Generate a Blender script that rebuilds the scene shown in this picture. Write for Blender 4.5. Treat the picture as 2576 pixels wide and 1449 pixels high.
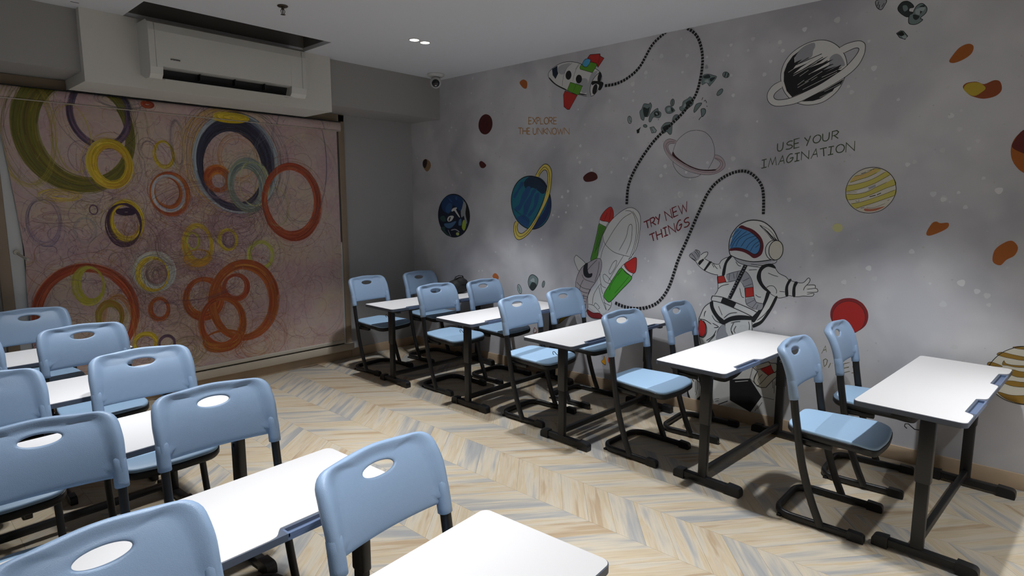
# Classroom with a space mural: everything is built here from mesh code, in metres.
import bpy, bmesh, math, random, json
import numpy as np
from mathutils import Vector, Matrix, Euler
random.seed(7)
C = bpy.context.scene.collection
PI = math.pi
for o in list(bpy.data.objects): bpy.data.objects.remove(o)

# ------------------------------------------------------------------ camera
cam_d = bpy.data.cameras.new('camera'); cam = bpy.data.objects.new('camera', cam_d); C.objects.link(cam)
cam_d.sensor_width = 36.0; cam_d.sensor_fit = 'HORIZONTAL'
cam_d.lens = 1516.3113 / 2576 * 36.0
cam_d.clip_start = 0.02; cam_d.clip_end = 60
YAW, PITCH, ROLL = math.radians(47.5995), math.radians(7.8866), math.radians(-0.0375)
fwd = Vector((math.sin(YAW)*math.cos(PITCH), math.cos(YAW)*math.cos(PITCH), -math.sin(PITCH)))
rgt = Vector((math.cos(YAW), -math.sin(YAW), 0)); up = rgt.cross(fwd)
r2 = rgt*math.cos(ROLL) + up*math.sin(ROLL); u2 = -rgt*math.sin(ROLL) + up*math.cos(ROLL)
M = Matrix((r2, u2, -fwd)).transposed().to_4x4(); M.translation = (0, 0, 1.5956)
cam.matrix_world = M
bpy.context.scene.camera = cam

# ------------------------------------------------------------------ world, exposure
W = bpy.data.worlds.new('world'); bpy.context.scene.world = W; W.use_nodes = True
W.node_tree.nodes['Background'].inputs[0].default_value = (0.55, 0.6, 0.7, 1)
W.node_tree.nodes['Background'].inputs[1].default_value = 0.02
vs = bpy.context.scene.view_settings
vs.view_transform = 'Standard'; vs.look = 'None'; vs.gamma = 1.0; vs.use_curve_mapping = False
vs.exposure = 0.0
LAMP_W = 98.0            # each of the paired ceiling downlights
LAMP_COL = (0.93, 0.965, 1.0)
LAMP_SIZE = math.radians(76); LAMP_BLEND = 0.55

# ------------------------------------------------------------------ room numbers
XM = 4.304      # mural wall
YB = 5.44       # window wall
XL = -0.75; YF = -1.7
ZC = 2.877      # ceiling
def srgb(h):
    h = h.lstrip('#'); v = [int(h[i:i+2], 16)/255 for i in (0, 2, 4)]
    return tuple((c/12.92 if c <= .04045 else ((c+.055)/1.055)**2.4) for c in v)

# ------------------------------------------------------------------ materials
def mat(name, col, rough=.5, metal=0, bump=0, bscale=300, var=0, vscale=8, spec=.5):
    m = bpy.data.materials.new(name); m.use_nodes = True
    nt = m.node_tree; b = nt.nodes['Principled BSDF']
    c = srgb(col) if isinstance(col, str) else col
    b.inputs['Base Color'].default_value = (*c, 1); b.inputs['Roughness'].default_value = rough
    b.inputs['Metallic'].default_value = metal; b.inputs['Specular IOR Level'].default_value = spec
    tc = nt.nodes.new('ShaderNodeTexCoord')
    if var:
        n = nt.nodes.new('ShaderNodeTexNoise'); n.inputs['Scale'].default_value = vscale; n.inputs['Detail'].default_value = 5
        nt.links.new(tc.outputs['Object'], n.inputs['Vector'])
        mr = nt.nodes.new('ShaderNodeMapRange'); mr.inputs['To Min'].default_value = 1-var; mr.inputs['To Max'].default_value = 1+var
        nt.links.new(n.outputs['Fac'], mr.inputs['Value'])
        mx = nt.nodes.new('ShaderNodeVectorMath'); mx.operation = 'SCALE'; mx.inputs[0].default_value = c
        nt.links.new(mr.outputs['Result'], mx.inputs['Scale']); nt.links.new(mx.outputs['Vector'], b.inputs['Base Color'])
    if bump:
        n = nt.nodes.new('ShaderNodeTexNoise'); n.inputs['Scale'].default_value = bscale; n.inputs['Detail'].default_value = 3
        nt.links.new(tc.outputs['Object'], n.inputs['Vector'])
        bp = nt.nodes.new('ShaderNodeBump'); bp.inputs['Strength'].default_value = bump; bp.inputs['Distance'].default_value = .002
        nt.links.new(n.outputs['Fac'], bp.inputs['Height']); nt.links.new(bp.outputs['Normal'], b.inputs['Normal'])
    return m
MT = dict(
    ceiling=mat('ceiling_paint', 'd4d5d9', .9, bump=.05, bscale=120),
    white=mat('white_wall_paint', 'cfccc6', .85, bump=.06, bscale=150),
    grey=mat('grey_wall_paint', 'a09f9f', .85, bump=.08, bscale=150, var=.04, vscale=2),
    beam=mat('beam_paint', '9a9794', .85, bump=.05, bscale=120),
    wood=mat('window_wood', '8e7d6a', .55, var=.12, vscale=9, bump=.05),
    skirting=mat('skirting_tile', 'b39d83', .4, var=.15, vscale=6),
    sill=mat('sill_cream', 'b5aa9a', .5, var=.05),
    pvc=mat('white_pvc', 'c9cacb', .35),
    blue=mat('blue_chair_plastic', '8da4c0', .42, bump=.3, bscale=420),
    seatblue=mat('blue_seat_plastic', '98b6d2', .45, bump=.25, bscale=420),
    black=mat('black_steel', '131314', .4, bump=.05, bscale=500),
    capblk=mat('black_plastic', '111215', .42),
    shell=mat('dark_seat_shell', '1a1b1d', .5, bump=.15, bscale=400),
    top=mat('white_laminate', 'dcd9d8', .38, var=.015, vscale=3),
    edge=mat('bluegrey_edge', '525a69', .4),
    tray=mat('bluegrey_tray', '63728f', .3),
    chrome=mat('bolt_metal', 'b8b8b8', .25, metal=1),
    acw=mat('ac_white', 'cbc9c3', .4),
    dark=mat('dark_void', '16161a', .6),
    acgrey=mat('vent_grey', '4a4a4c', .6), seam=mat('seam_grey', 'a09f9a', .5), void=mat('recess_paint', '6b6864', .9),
    logo=mat('logo_grey', '4c4c50', .5),
    bronze=mat('sprinkler_bronze', '4a4038', .4, metal=.6),
    camw=mat('camera_white', 'c0c0bf', .4),
    lens=mat('camera_lens', '0a0a0c', .08),
    bag=mat('black_bag', '141216', .75, bump=.3, bscale=90),
    bar=mat('blind_bar', 'b9b2a6', .45),
)
def emis(name, col, s):
    m = bpy.data.materials.new(name); m.use_nodes = True; nt = m.node_tree; nt.nodes.clear()
    e = nt.nodes.new('ShaderNodeEmission'); o = nt.nodes.new('ShaderNodeOutputMaterial')
    e.inputs[0].default_value = (*col, 1); e.inputs[1].default_value = s; nt.links.new(e.outputs[0], o.inputs[0]); return m
MT['lamp'] = emis('lamp_glow', (.93, .96, 1), 6.0)
def glass(name):
    m = bpy.data.materials.new(name); m.use_nodes = True; b = m.node_tree.nodes['Principled BSDF']
    b.inputs['Base Color'].default_value = (.7, .8, .8, 1); b.inputs['Roughness'].default_value = .05; b.inputs['Transmission Weight'].default_value = 1.0
    return m
MT['glass'] = glass('window_glass')

def mural_wall_mat():
    m = bpy.data.materials.new('mural_wash'); m.use_nodes = True; nt = m.node_tree; b = nt.nodes['Principled BSDF']
    b.inputs['Roughness'].default_value = .8
    tc = nt.nodes.new('ShaderNodeTexCoord')
    def noise(scale, det, off):
        mp = nt.nodes.new('ShaderNodeMapping'); mp.inputs['Location'].default_value = off; nt.links.new(tc.outputs['Object'], mp.inputs['Vector'])
        n = nt.nodes.new('ShaderNodeTexNoise'); n.inputs['Scale'].default_value = scale; n.inputs['Detail'].default_value = det; n.inputs['Roughness'].default_value = .45
        n.inputs['Distortion'].default_value = .4
        nt.links.new(mp.outputs['Vector'], n.inputs['Vector']); return n
    n1 = noise(1.5, 3, (0, 3.1, 7)); n2 = noise(3.2, 2, (5, 1, 2))
    r1 = nt.nodes.new('ShaderNodeValToRGB'); r1.color_ramp.interpolation = 'EASE'
    e = r1.color_ramp.elements; e[0].position = .34; e[0].color = (*srgb('a9a8ad'), 1); e[1].position = .64; e[1].color = (*srgb('c8c7ca'), 1)
    k = r1.color_ramp.elements.new(.48); k.color = (*srgb('b9b8bc'), 1)
    nt.links.new(n1.outputs['Fac'], r1.inputs['Fac'])
    r2 = nt.nodes.new('ShaderNodeValToRGB'); e = r2.color_ramp.elements
    e[0].position = .42; e[0].color = (.93, .93, .94, 1); e[1].position = .6; e[1].color = (1.03, 1.03, 1.02, 1)
    nt.links.new(n2.outputs['Fac'], r2.inputs['Fac'])
    mx = nt.nodes.new('ShaderNodeMix'); mx.data_type = 'RGBA'; mx.blend_type = 'MULTIPLY'; mx.inputs[0].default_value = 1
    nt.links.new(r1.outputs['Color'], mx.inputs[6]); nt.links.new(r2.outputs['Color'], mx.inputs[7]); nt.links.new(mx.outputs[2], b.inputs['Base Color'])
    return m
MT['mural'] = mural_wall_mat()
def attr_mat(name, attr, rough):
    m = bpy.data.materials.new(name); m.use_nodes = True; nt = m.node_tree; b = nt.nodes['Principled BSDF']
    b.inputs['Roughness'].default_value = rough
    a = nt.nodes.new('ShaderNodeAttribute'); a.attribute_name = attr; nt.links.new(a.outputs['Color'], b.inputs['Base Color']); return m
MT['paint'] = attr_mat('mural_paint', 'Col', .75)
def plank_mat():
    m = bpy.data.materials.new('chevron_oak'); m.use_nodes = True; nt = m.node_tree; b = nt.nodes['Principled BSDF']; L = nt.links.new
    b.inputs['Roughness'].default_value = .5; b.inputs['Specular IOR Level'].default_value = .35
    oi = nt.nodes.new('ShaderNodeObjectInfo'); ge = nt.nodes.new('ShaderNodeNewGeometry')
    ad = nt.nodes.new('ShaderNodeMath'); ad.operation = 'ADD'; L(oi.outputs['Random'], ad.inputs[0]); L(ge.outputs['Random Per Island'], ad.inputs[1])
    fr = nt.nodes.new('ShaderNodeMath'); fr.operation = 'FRACT'; L(ad.outputs[0], fr.inputs[0])
    uv = nt.nodes.new('ShaderNodeUVMap'); uv.uv_map = 'UVMap'
    off = nt.nodes.new('ShaderNodeMath'); off.operation = 'MULTIPLY'; off.inputs[1].default_value = 57.3; L(fr.outputs[0], off.inputs[0])
    cv = nt.nodes.new('ShaderNodeCombineXYZ'); L(off.outputs[0], cv.inputs['X']); L(off.outputs[0], cv.inputs['Y']); L(off.outputs[0], cv.inputs['Z'])
    def noise(sx, sy, det, ro):
        mp = nt.nodes.new('ShaderNodeMapping'); mp.inputs['Scale'].default_value = (sx, sy, 1); L(uv.outputs['UV'], mp.inputs['Vector']); L(cv.outputs['Vector'], mp.inputs['Location'])
        n = nt.nodes.new('ShaderNodeTexNoise'); n.inputs['Scale'].default_value = 1; n.inputs['Detail'].default_value = det; n.inputs['Roughness'].default_value = ro; n.inputs['Distortion'].default_value = .25; L(mp.outputs['Vector'], n.inputs['Vector']); return n
    n1 = noise(1.7, 17, 3, .5)        # broad streaks of grey, beige and tan within a plank
    ml = nt.nodes.new('ShaderNodeMath'); ml.operation = 'MULTIPLY_ADD'; ml.inputs[1].default_value = .26; L(fr.outputs[0], ml.inputs[0])
    sb = nt.nodes.new('ShaderNodeMath'); sb.operation = 'SUBTRACT'; sb.inputs[1].default_value = .13; L(n1.outputs['Fac'], sb.inputs[0]); L(sb.outputs[0], ml.inputs[2])
    r = nt.nodes.new('ShaderNodeValToRGB'); e = r.color_ramp.elements
    e[0].position = .27; e[0].color = (*srgb('92918f'), 1); e[1].position = .72; e[1].color = (*srgb('a38e73'), 1)
    for p_, c_ in ((.36, 'a19c94'), (.43, 'b1a797'), (.50, 'b7ab98'), (.57, 'b1a085'), (.64, 'b4a691')): k = e.new(p_); k.color = (*srgb(c_), 1)
    L(ml.outputs[0], r.inputs['Fac'])
    n2 = noise(4, 95, 5, .65)         # fine grain
    g = nt.nodes.new('ShaderNodeValToRGB'); e = g.color_ramp.elements; e[0].position = .25; e[0].color = (.74, .75, .78, 1); e[1].position = .6; e[1].color = (1.03, 1.025, 1.02, 1)
    k = e.new(.38); k.color = (.94, .94, .95, 1); L(n2.outputs['Fac'], g.inputs['Fac'])
    mx = nt.nodes.new('ShaderNodeMix'); mx.data_type = 'RGBA'; mx.blend_type = 'MULTIPLY'; mx.inputs[0].default_value = 1
    L(r.outputs['Color'], mx.inputs[6]); L(g.outputs['Color'], mx.inputs[7]); L(mx.outputs[2], b.inputs['Base Color'])
    return m
MT['plank'] = plank_mat()
MT['joint'] = mat('floor_joint', '8d8070', .8)

# ------------------------------------------------------------------ helpers
def link(name, me, m=None, parent=None, smooth=None):
    o = bpy.data.objects.new(name, me); C.objects.link(o)
    if m is not None and not me.materials: me.materials.append(m)
    if parent: o.parent = parent
    return o
def tag(o, label=None, cat=None, group=None, kind=None):
    if label: o['label'] = label
    if cat: o['category'] = cat
    if group: o['group'] = group
    if kind: o['kind'] = kind
    return o
def empty(name, loc, rz=0):
    o = bpy.data.objects.new(name, None); C.objects.link(o); o.location = loc; o.rotation_euler = (0, 0, rz); o.empty_display_size = .1; return o
class MB:
    """collects shapes into one bmesh, then links it as ONE object"""
    def __init__(s): s.b = bmesh.new()
    def add(s, vs, fs):
        v = [s.b.verts.new(p) for p in vs]
        for f in fs:
            try: s.b.faces.new([v[i] for i in f])
            except ValueError: pass
        return s
    def box(s, x0, x1, y0, y1, z0, z1, r=0, seg=2):
        t = bmesh.new()
        bmesh.ops.create_cube(t, size=1)
        for v in t.verts: v.co = Vector(((x0+x1)/2+v.co.x*(x1-x0), (y0+y1)/2+v.co.y*(y1-y0), (z0+z1)/2+v.co.z*(z1-z0)))
        if r: bmesh.ops.bevel(t, geom=list(t.edges), offset=r, segments=seg, affect='EDGES', profile=.5)
        return s.merge(t)
    def merge(s, t):
        me = bpy.data.meshes.new('tmp'); t.to_mesh(me); t.free(); s.b.from_mesh(me); bpy.data.meshes.remove(me); return s
    def prism(s, pts, z0, z1, r=0):
        n = len(pts); A = sum(pts[i][0]*pts[(i+1) % n][1]-pts[(i+1) % n][0]*pts[i][1] for i in range(n))
        if A < 0: pts = pts[::-1]
        s.add([(x, y, z0) for x, y in pts]+[(x, y, z1) for x, y in pts], [tuple(range(n))[::-1], tuple(range(n, 2*n))]+[(i, (i+1) % n, n+(i+1) % n, n+i) for i in range(n)])
        return s
    def sweep(s, path, prof, axis, closed=False):
        P = [Vector(p) for p in path]; ax = Vector(axis).normalized(); n = len(P); k = len(prof); vs = []
        for i in range(n):
            a = P[i-1] if (i or closed) else P[i]; b = P[(i+1) % n] if (i < n-1 or closed) else P[i]
            t = (b-a).normalized(); e = t.cross(ax).normalized()
            vs += [P[i]+e*u+ax*w for u, w in prof]
        fs = []
        for i in range(n if closed else n-1):
            for j in range(k): fs.append((i*k+j, i*k+(j+1) % k, ((i+1) % n)*k+(j+1) % k, ((i+1) % n)*k+j))
        if not closed: fs += [tuple(range(k))[::-1], tuple(range((n-1)*k, n*k))]
        s.add(vs, fs); return s
    def lathe(s, prof, c, n=24, axis=2):
        vs = []; k = len(prof)
        for i in range(n):
            a = 2*PI*i/n
            for r, h in prof:
                p = [r*math.cos(a), r*math.sin(a), h]
                if axis == 1: p = [p[0], p[2], p[1]]
                if axis == 0: p = [p[2], p[0], p[1]]
                vs.append((c[0]+p[0], c[1]+p[1], c[2]+p[2]))
        fs = [(i*k+j, ((i+1) % n)*k+j, ((i+1) % n)*k+j+1, i*k+j+1) for i in range(n) for j in range(k-1)]
        s.add(vs, fs); return s
    def sphere(s, c, r, sx=1, sy=1, sz=1, u=20, v=12):
        t = bmesh.new(); bmesh.ops.create_uvsphere(t, u_segments=u, v_segments=v, radius=r)
        for w in t.verts: w.co = Vector((c[0]+w.co.x*sx, c[1]+w.co.y*sy, c[2]+w.co.z*sz))
        return s.merge(t)
    def build(s, name, m, parent=None, smooth=True, angle=40):
        bmesh.ops.remove_doubles(s.b, verts=s.b.verts, dist=1e-6)
        bmesh.ops.recalc_face_normals(s.b, faces=s.b.faces)
        for f in s.b.faces: f.smooth = smooth
        if smooth:
            for e in s.b.edges:
                if len(e.link_faces) == 2 and e.calc_face_angle(0) > math.radians(angle): e.smooth = False
        me = bpy.data.meshes.new(name); s.b.to_mesh(me); s.b.free()
        return link(name, me, m, parent)
def oval(a, b, n=14, p=2.0):
    return [(math.copysign(abs(math.cos(t))**(2/p), math.cos(t))*a, math.copysign(abs(math.sin(t))**(2/p), math.sin(t))*b) for t in (2*PI*i/n+PI/n for i in range(n))]
def rpoly(pts, rad, seg=6):
    """polygon with rounded corners; rad one number or one per corner"""
    out = []; n = len(pts)
    for i in range(n):
        p = Vector(pts[i]); a = Vector(pts[i-1]); b = Vector(pts[(i+1) % n]); r = rad[i] if isinstance(rad, (list, tuple)) else rad
        if r <= 0: out.append(tuple(p)); continue
        d1 = (a-p).normalized(); d2 = (b-p).normalized(); th = d1.angle(d2); L = r/math.tan(th/2); L = min(L, (a-p).length*.49, (b-p).length*.49)
        p0 = p+d1*L; p1 = p+d2*L
        for k in range(seg+1):
            t = k/seg; q = p0*(1-t)**2+p*2*t*(1-t)+p1*t*t; out.append((q.x, q.y))
    return out
def dup(root, loc, rz, label, group):
    r = root.copy(); C.objects.link(r); r.location = loc; r.rotation_euler = (0, 0, rz); r['label'] = label; r['group'] = group
    for ch in list(root.children):
        c = ch.copy(); C.objects.link(c); c.parent = r
        for g in list(ch.children):
            d = g.copy(); C.objects.link(d); d.parent = c
    return r

# ------------------------------------------------------------------ ceiling lamps (pairs of small round downlights)
LAMPS = [(x, y) for y in (3.905, 2.28, .65, -.95) for x in (3.142, 3.249, .95, 1.057)]
def lamp(x, y, i, label):
    t = empty('downlight', (x, y, ZC)); tag(t, label, 'ceiling light', 'paired ceiling downlights')
    m = MB(); m.lathe([(.036, .0), (.037, -.004), (.045, -.005), (.047, 0), (.047, .004), (.036, .004)], (0, 0, 0), 28); m.build('trim_ring', MT['white'], t)
    m = MB(); m.lathe([(0, -.002), (.0365, -.002), (.0365, .002), (0, .002)], (0, 0, 0), 28); m.build('lens', MT['lamp'], t)
    ld = bpy.data.lights.new('downlight_beam', 'SPOT'); ld.energy = LAMP_W; ld.color = LAMP_COL; ld.spot_size = LAMP_SIZE; ld.spot_blend = LAMP_BLEND; ld.shadow_soft_size = .035
    lo = bpy.data.objects.new('downlight_beam', ld); C.objects.link(lo); lo.parent = t; lo.location = (0, 0, -.012)
WHERE = {3.905: 'far', 2.28: 'middle', .65: 'near', -.95: 'rear'}
for i, (x, y) in enumerate(LAMPS):
    side = 'mural side' if x > 2 else 'left side'; lr = 'left' if x in (3.142, .95) else 'right'
    if y == 3.905 and x > 2: lab = 'small round glowing ceiling downlight, %s one of the visible pair' % lr
    else: lab = 'small round ceiling downlight, %s one of the %s %s pair' % (lr, WHERE[y], side)
    lamp(x, y, i, lab)

# ------------------------------------------------------------------ room shell
def struct(o): o['kind'] = 'structure'; return o
T = .12
m = MB()
RX0, RX1, RY0, RY1 = 1.41, 2.745, 4.455, 4.888     # cut-out over the air conditioner
for b in ((XL-T, RX0, YF-T, 4.90), (RX1, XM+T, YF-T, 4.90), (RX0, RX1, YF-T, RY0), (XL-T, XM+T, 4.90, YB+T)):
    m.box(b[0], b[1], b[2], b[3], ZC, ZC+.03)
ceiling = struct(m.build('ceiling', MT['ceiling'], smooth=False))
m = MB(); z1 = ZC+.34
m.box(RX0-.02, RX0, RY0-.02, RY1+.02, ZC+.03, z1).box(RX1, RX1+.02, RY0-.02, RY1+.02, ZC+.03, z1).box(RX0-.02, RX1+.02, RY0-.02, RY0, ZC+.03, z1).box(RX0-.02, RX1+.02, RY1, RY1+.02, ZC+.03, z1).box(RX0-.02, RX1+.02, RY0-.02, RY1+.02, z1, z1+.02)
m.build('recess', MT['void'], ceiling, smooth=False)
m = MB(); m.box(1.095, 1.141, 4.799, 4.806, ZC-.0015, ZC+.004); m.build('slot', MT['dark'], ceiling, smooth=False)

WX0, WX1, WZ0, WZ1 = .735, 3.37, .15, 2.44            # window opening
m = MB()
m.box(XL-T, WX0, YB, YB+T, 0, ZC).box(WX1, XM+T, YB, YB+T, 0, ZC).box(WX0, WX1, YB, YB+T, 0, WZ0).box(WX0, WX1, YB, YB+T, WZ1, ZC)
wall_back = struct(m.build('wall_back', MT['grey'], smooth=False))
m = MB(); m.box(XM, XM+T, YF-T, YB, 0, ZC); wall_right = struct(m.build('wall_right', MT['mural'], smooth=False))
m = MB(); m.box(XL-T, XL, YF-T, YB, 0, ZC); struct(m.build('wall_left', MT['white'], smooth=False))
m = MB(); m.box(XL, XM, YF-T, YF, 0, ZC); struct(m.build('wall_front', MT['white'], smooth=False))
m = MB(); m.box(XL, XM, 4.955, YB, 2.481, ZC-.0005); tag(struct(m.build('trim_1', MT['beam'], smooth=False)), 'grey boxed beam along the window wall under the ceiling')
m = MB(); m.box(1.155, 2.99, 4.888, YB-.001, 2.409, ZC-.0005); tag(struct(m.build('trim_2', MT['white'], smooth=False)), 'white boxed bulkhead carrying the air conditioner')
m = MB(); m.box(XM-.012, XM, YF, YB, 0, .0945, .003); struct(m.build('baseboard_right', MT['skirting']))
m = MB(); m.box(3.44, XM-.012, YB-.012, YB, 0, .0945, .003).box(XL, .66, YB-.012, YB, 0, .0945, .003).box(.66, 3.44, YB-.012, YB, 0, .09, .003); struct(m.build('baseboard_back', MT['skirting']))

# window with wooden surround, white sash, handle, glass
win = empty('window_1', ((WX0+WX1)/2, YB, 0)); tag(win, 'wooden framed window behind the printed roller blind', kind='structure')
wx = (WX0+WX1)/2
def wbox(name, mt, b, r=.004):
    m = MB(); m.box(b[0]-wx, b[1]-wx, b[2]-YB, b[3]-YB, b[4], b[5], r); return m.build(name, MT[mt], win)
wbox('frame', 'wood', (3.37, 3.437, YB-.03, YB+.02, .13, 2.478)); wbox('frame', 'wood', (.668, .735, YB-.03, YB+.02, .13, 2.478)); wbox('frame', 'wood', (.668, 3.437, YB-.03, YB+.02, 2.41, 2.48))
wbox('sill', 'sill', (.66, 3.445, YB-.06, YB+.04, .095, .165), .006)
wbox('sash', 'pvc', (.735, .815, YB-.025, YB+.03, .165, 2.41)); wbox('sash', 'pvc', (3.345, 3.37, YB-.025, YB+.03, .165, 1.22)); wbox('sash', 'acgrey', (3.345, 3.37, YB-.025, YB+.03, 1.22, 2.41)); wbox('sash', 'pvc', (.815, 3.345, YB, YB+.03, 2.35, 2.41)); wbox('sash', 'pvc', (.815, 3.345, YB, YB+.03, .165, .225))
wbox('sash', 'pvc', (2.05, 2.12, YB, YB+.03, .225, 2.35))
wbox('pane', 'glass', (.815, 2.05, YB+.015, YB+.021, .225, 2.35), 0); wbox('pane', 'glass', (2.12, 3.345, YB+.015, YB+.021, .225, 2.35), 0)
wbox('shutter', 'dark', (.70, 3.40, YB+.10, YB+.115, .12, 2.47), 0)
hd = MB(); hd.lathe([(0, 0), (.019, 0), (.019, -.02), (0, -.022)], (.775-wx, -.025, 1.265), 20, axis=1)
hd.sweep([(.775-wx, -.035, 1.263), (.783-wx, -.06, 1.25), (.82-wx, -.12, 1.215)], oval(.008, .010, 8), (0, 0, 1)); hd.build('handle', MT['bar'], win)

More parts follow.
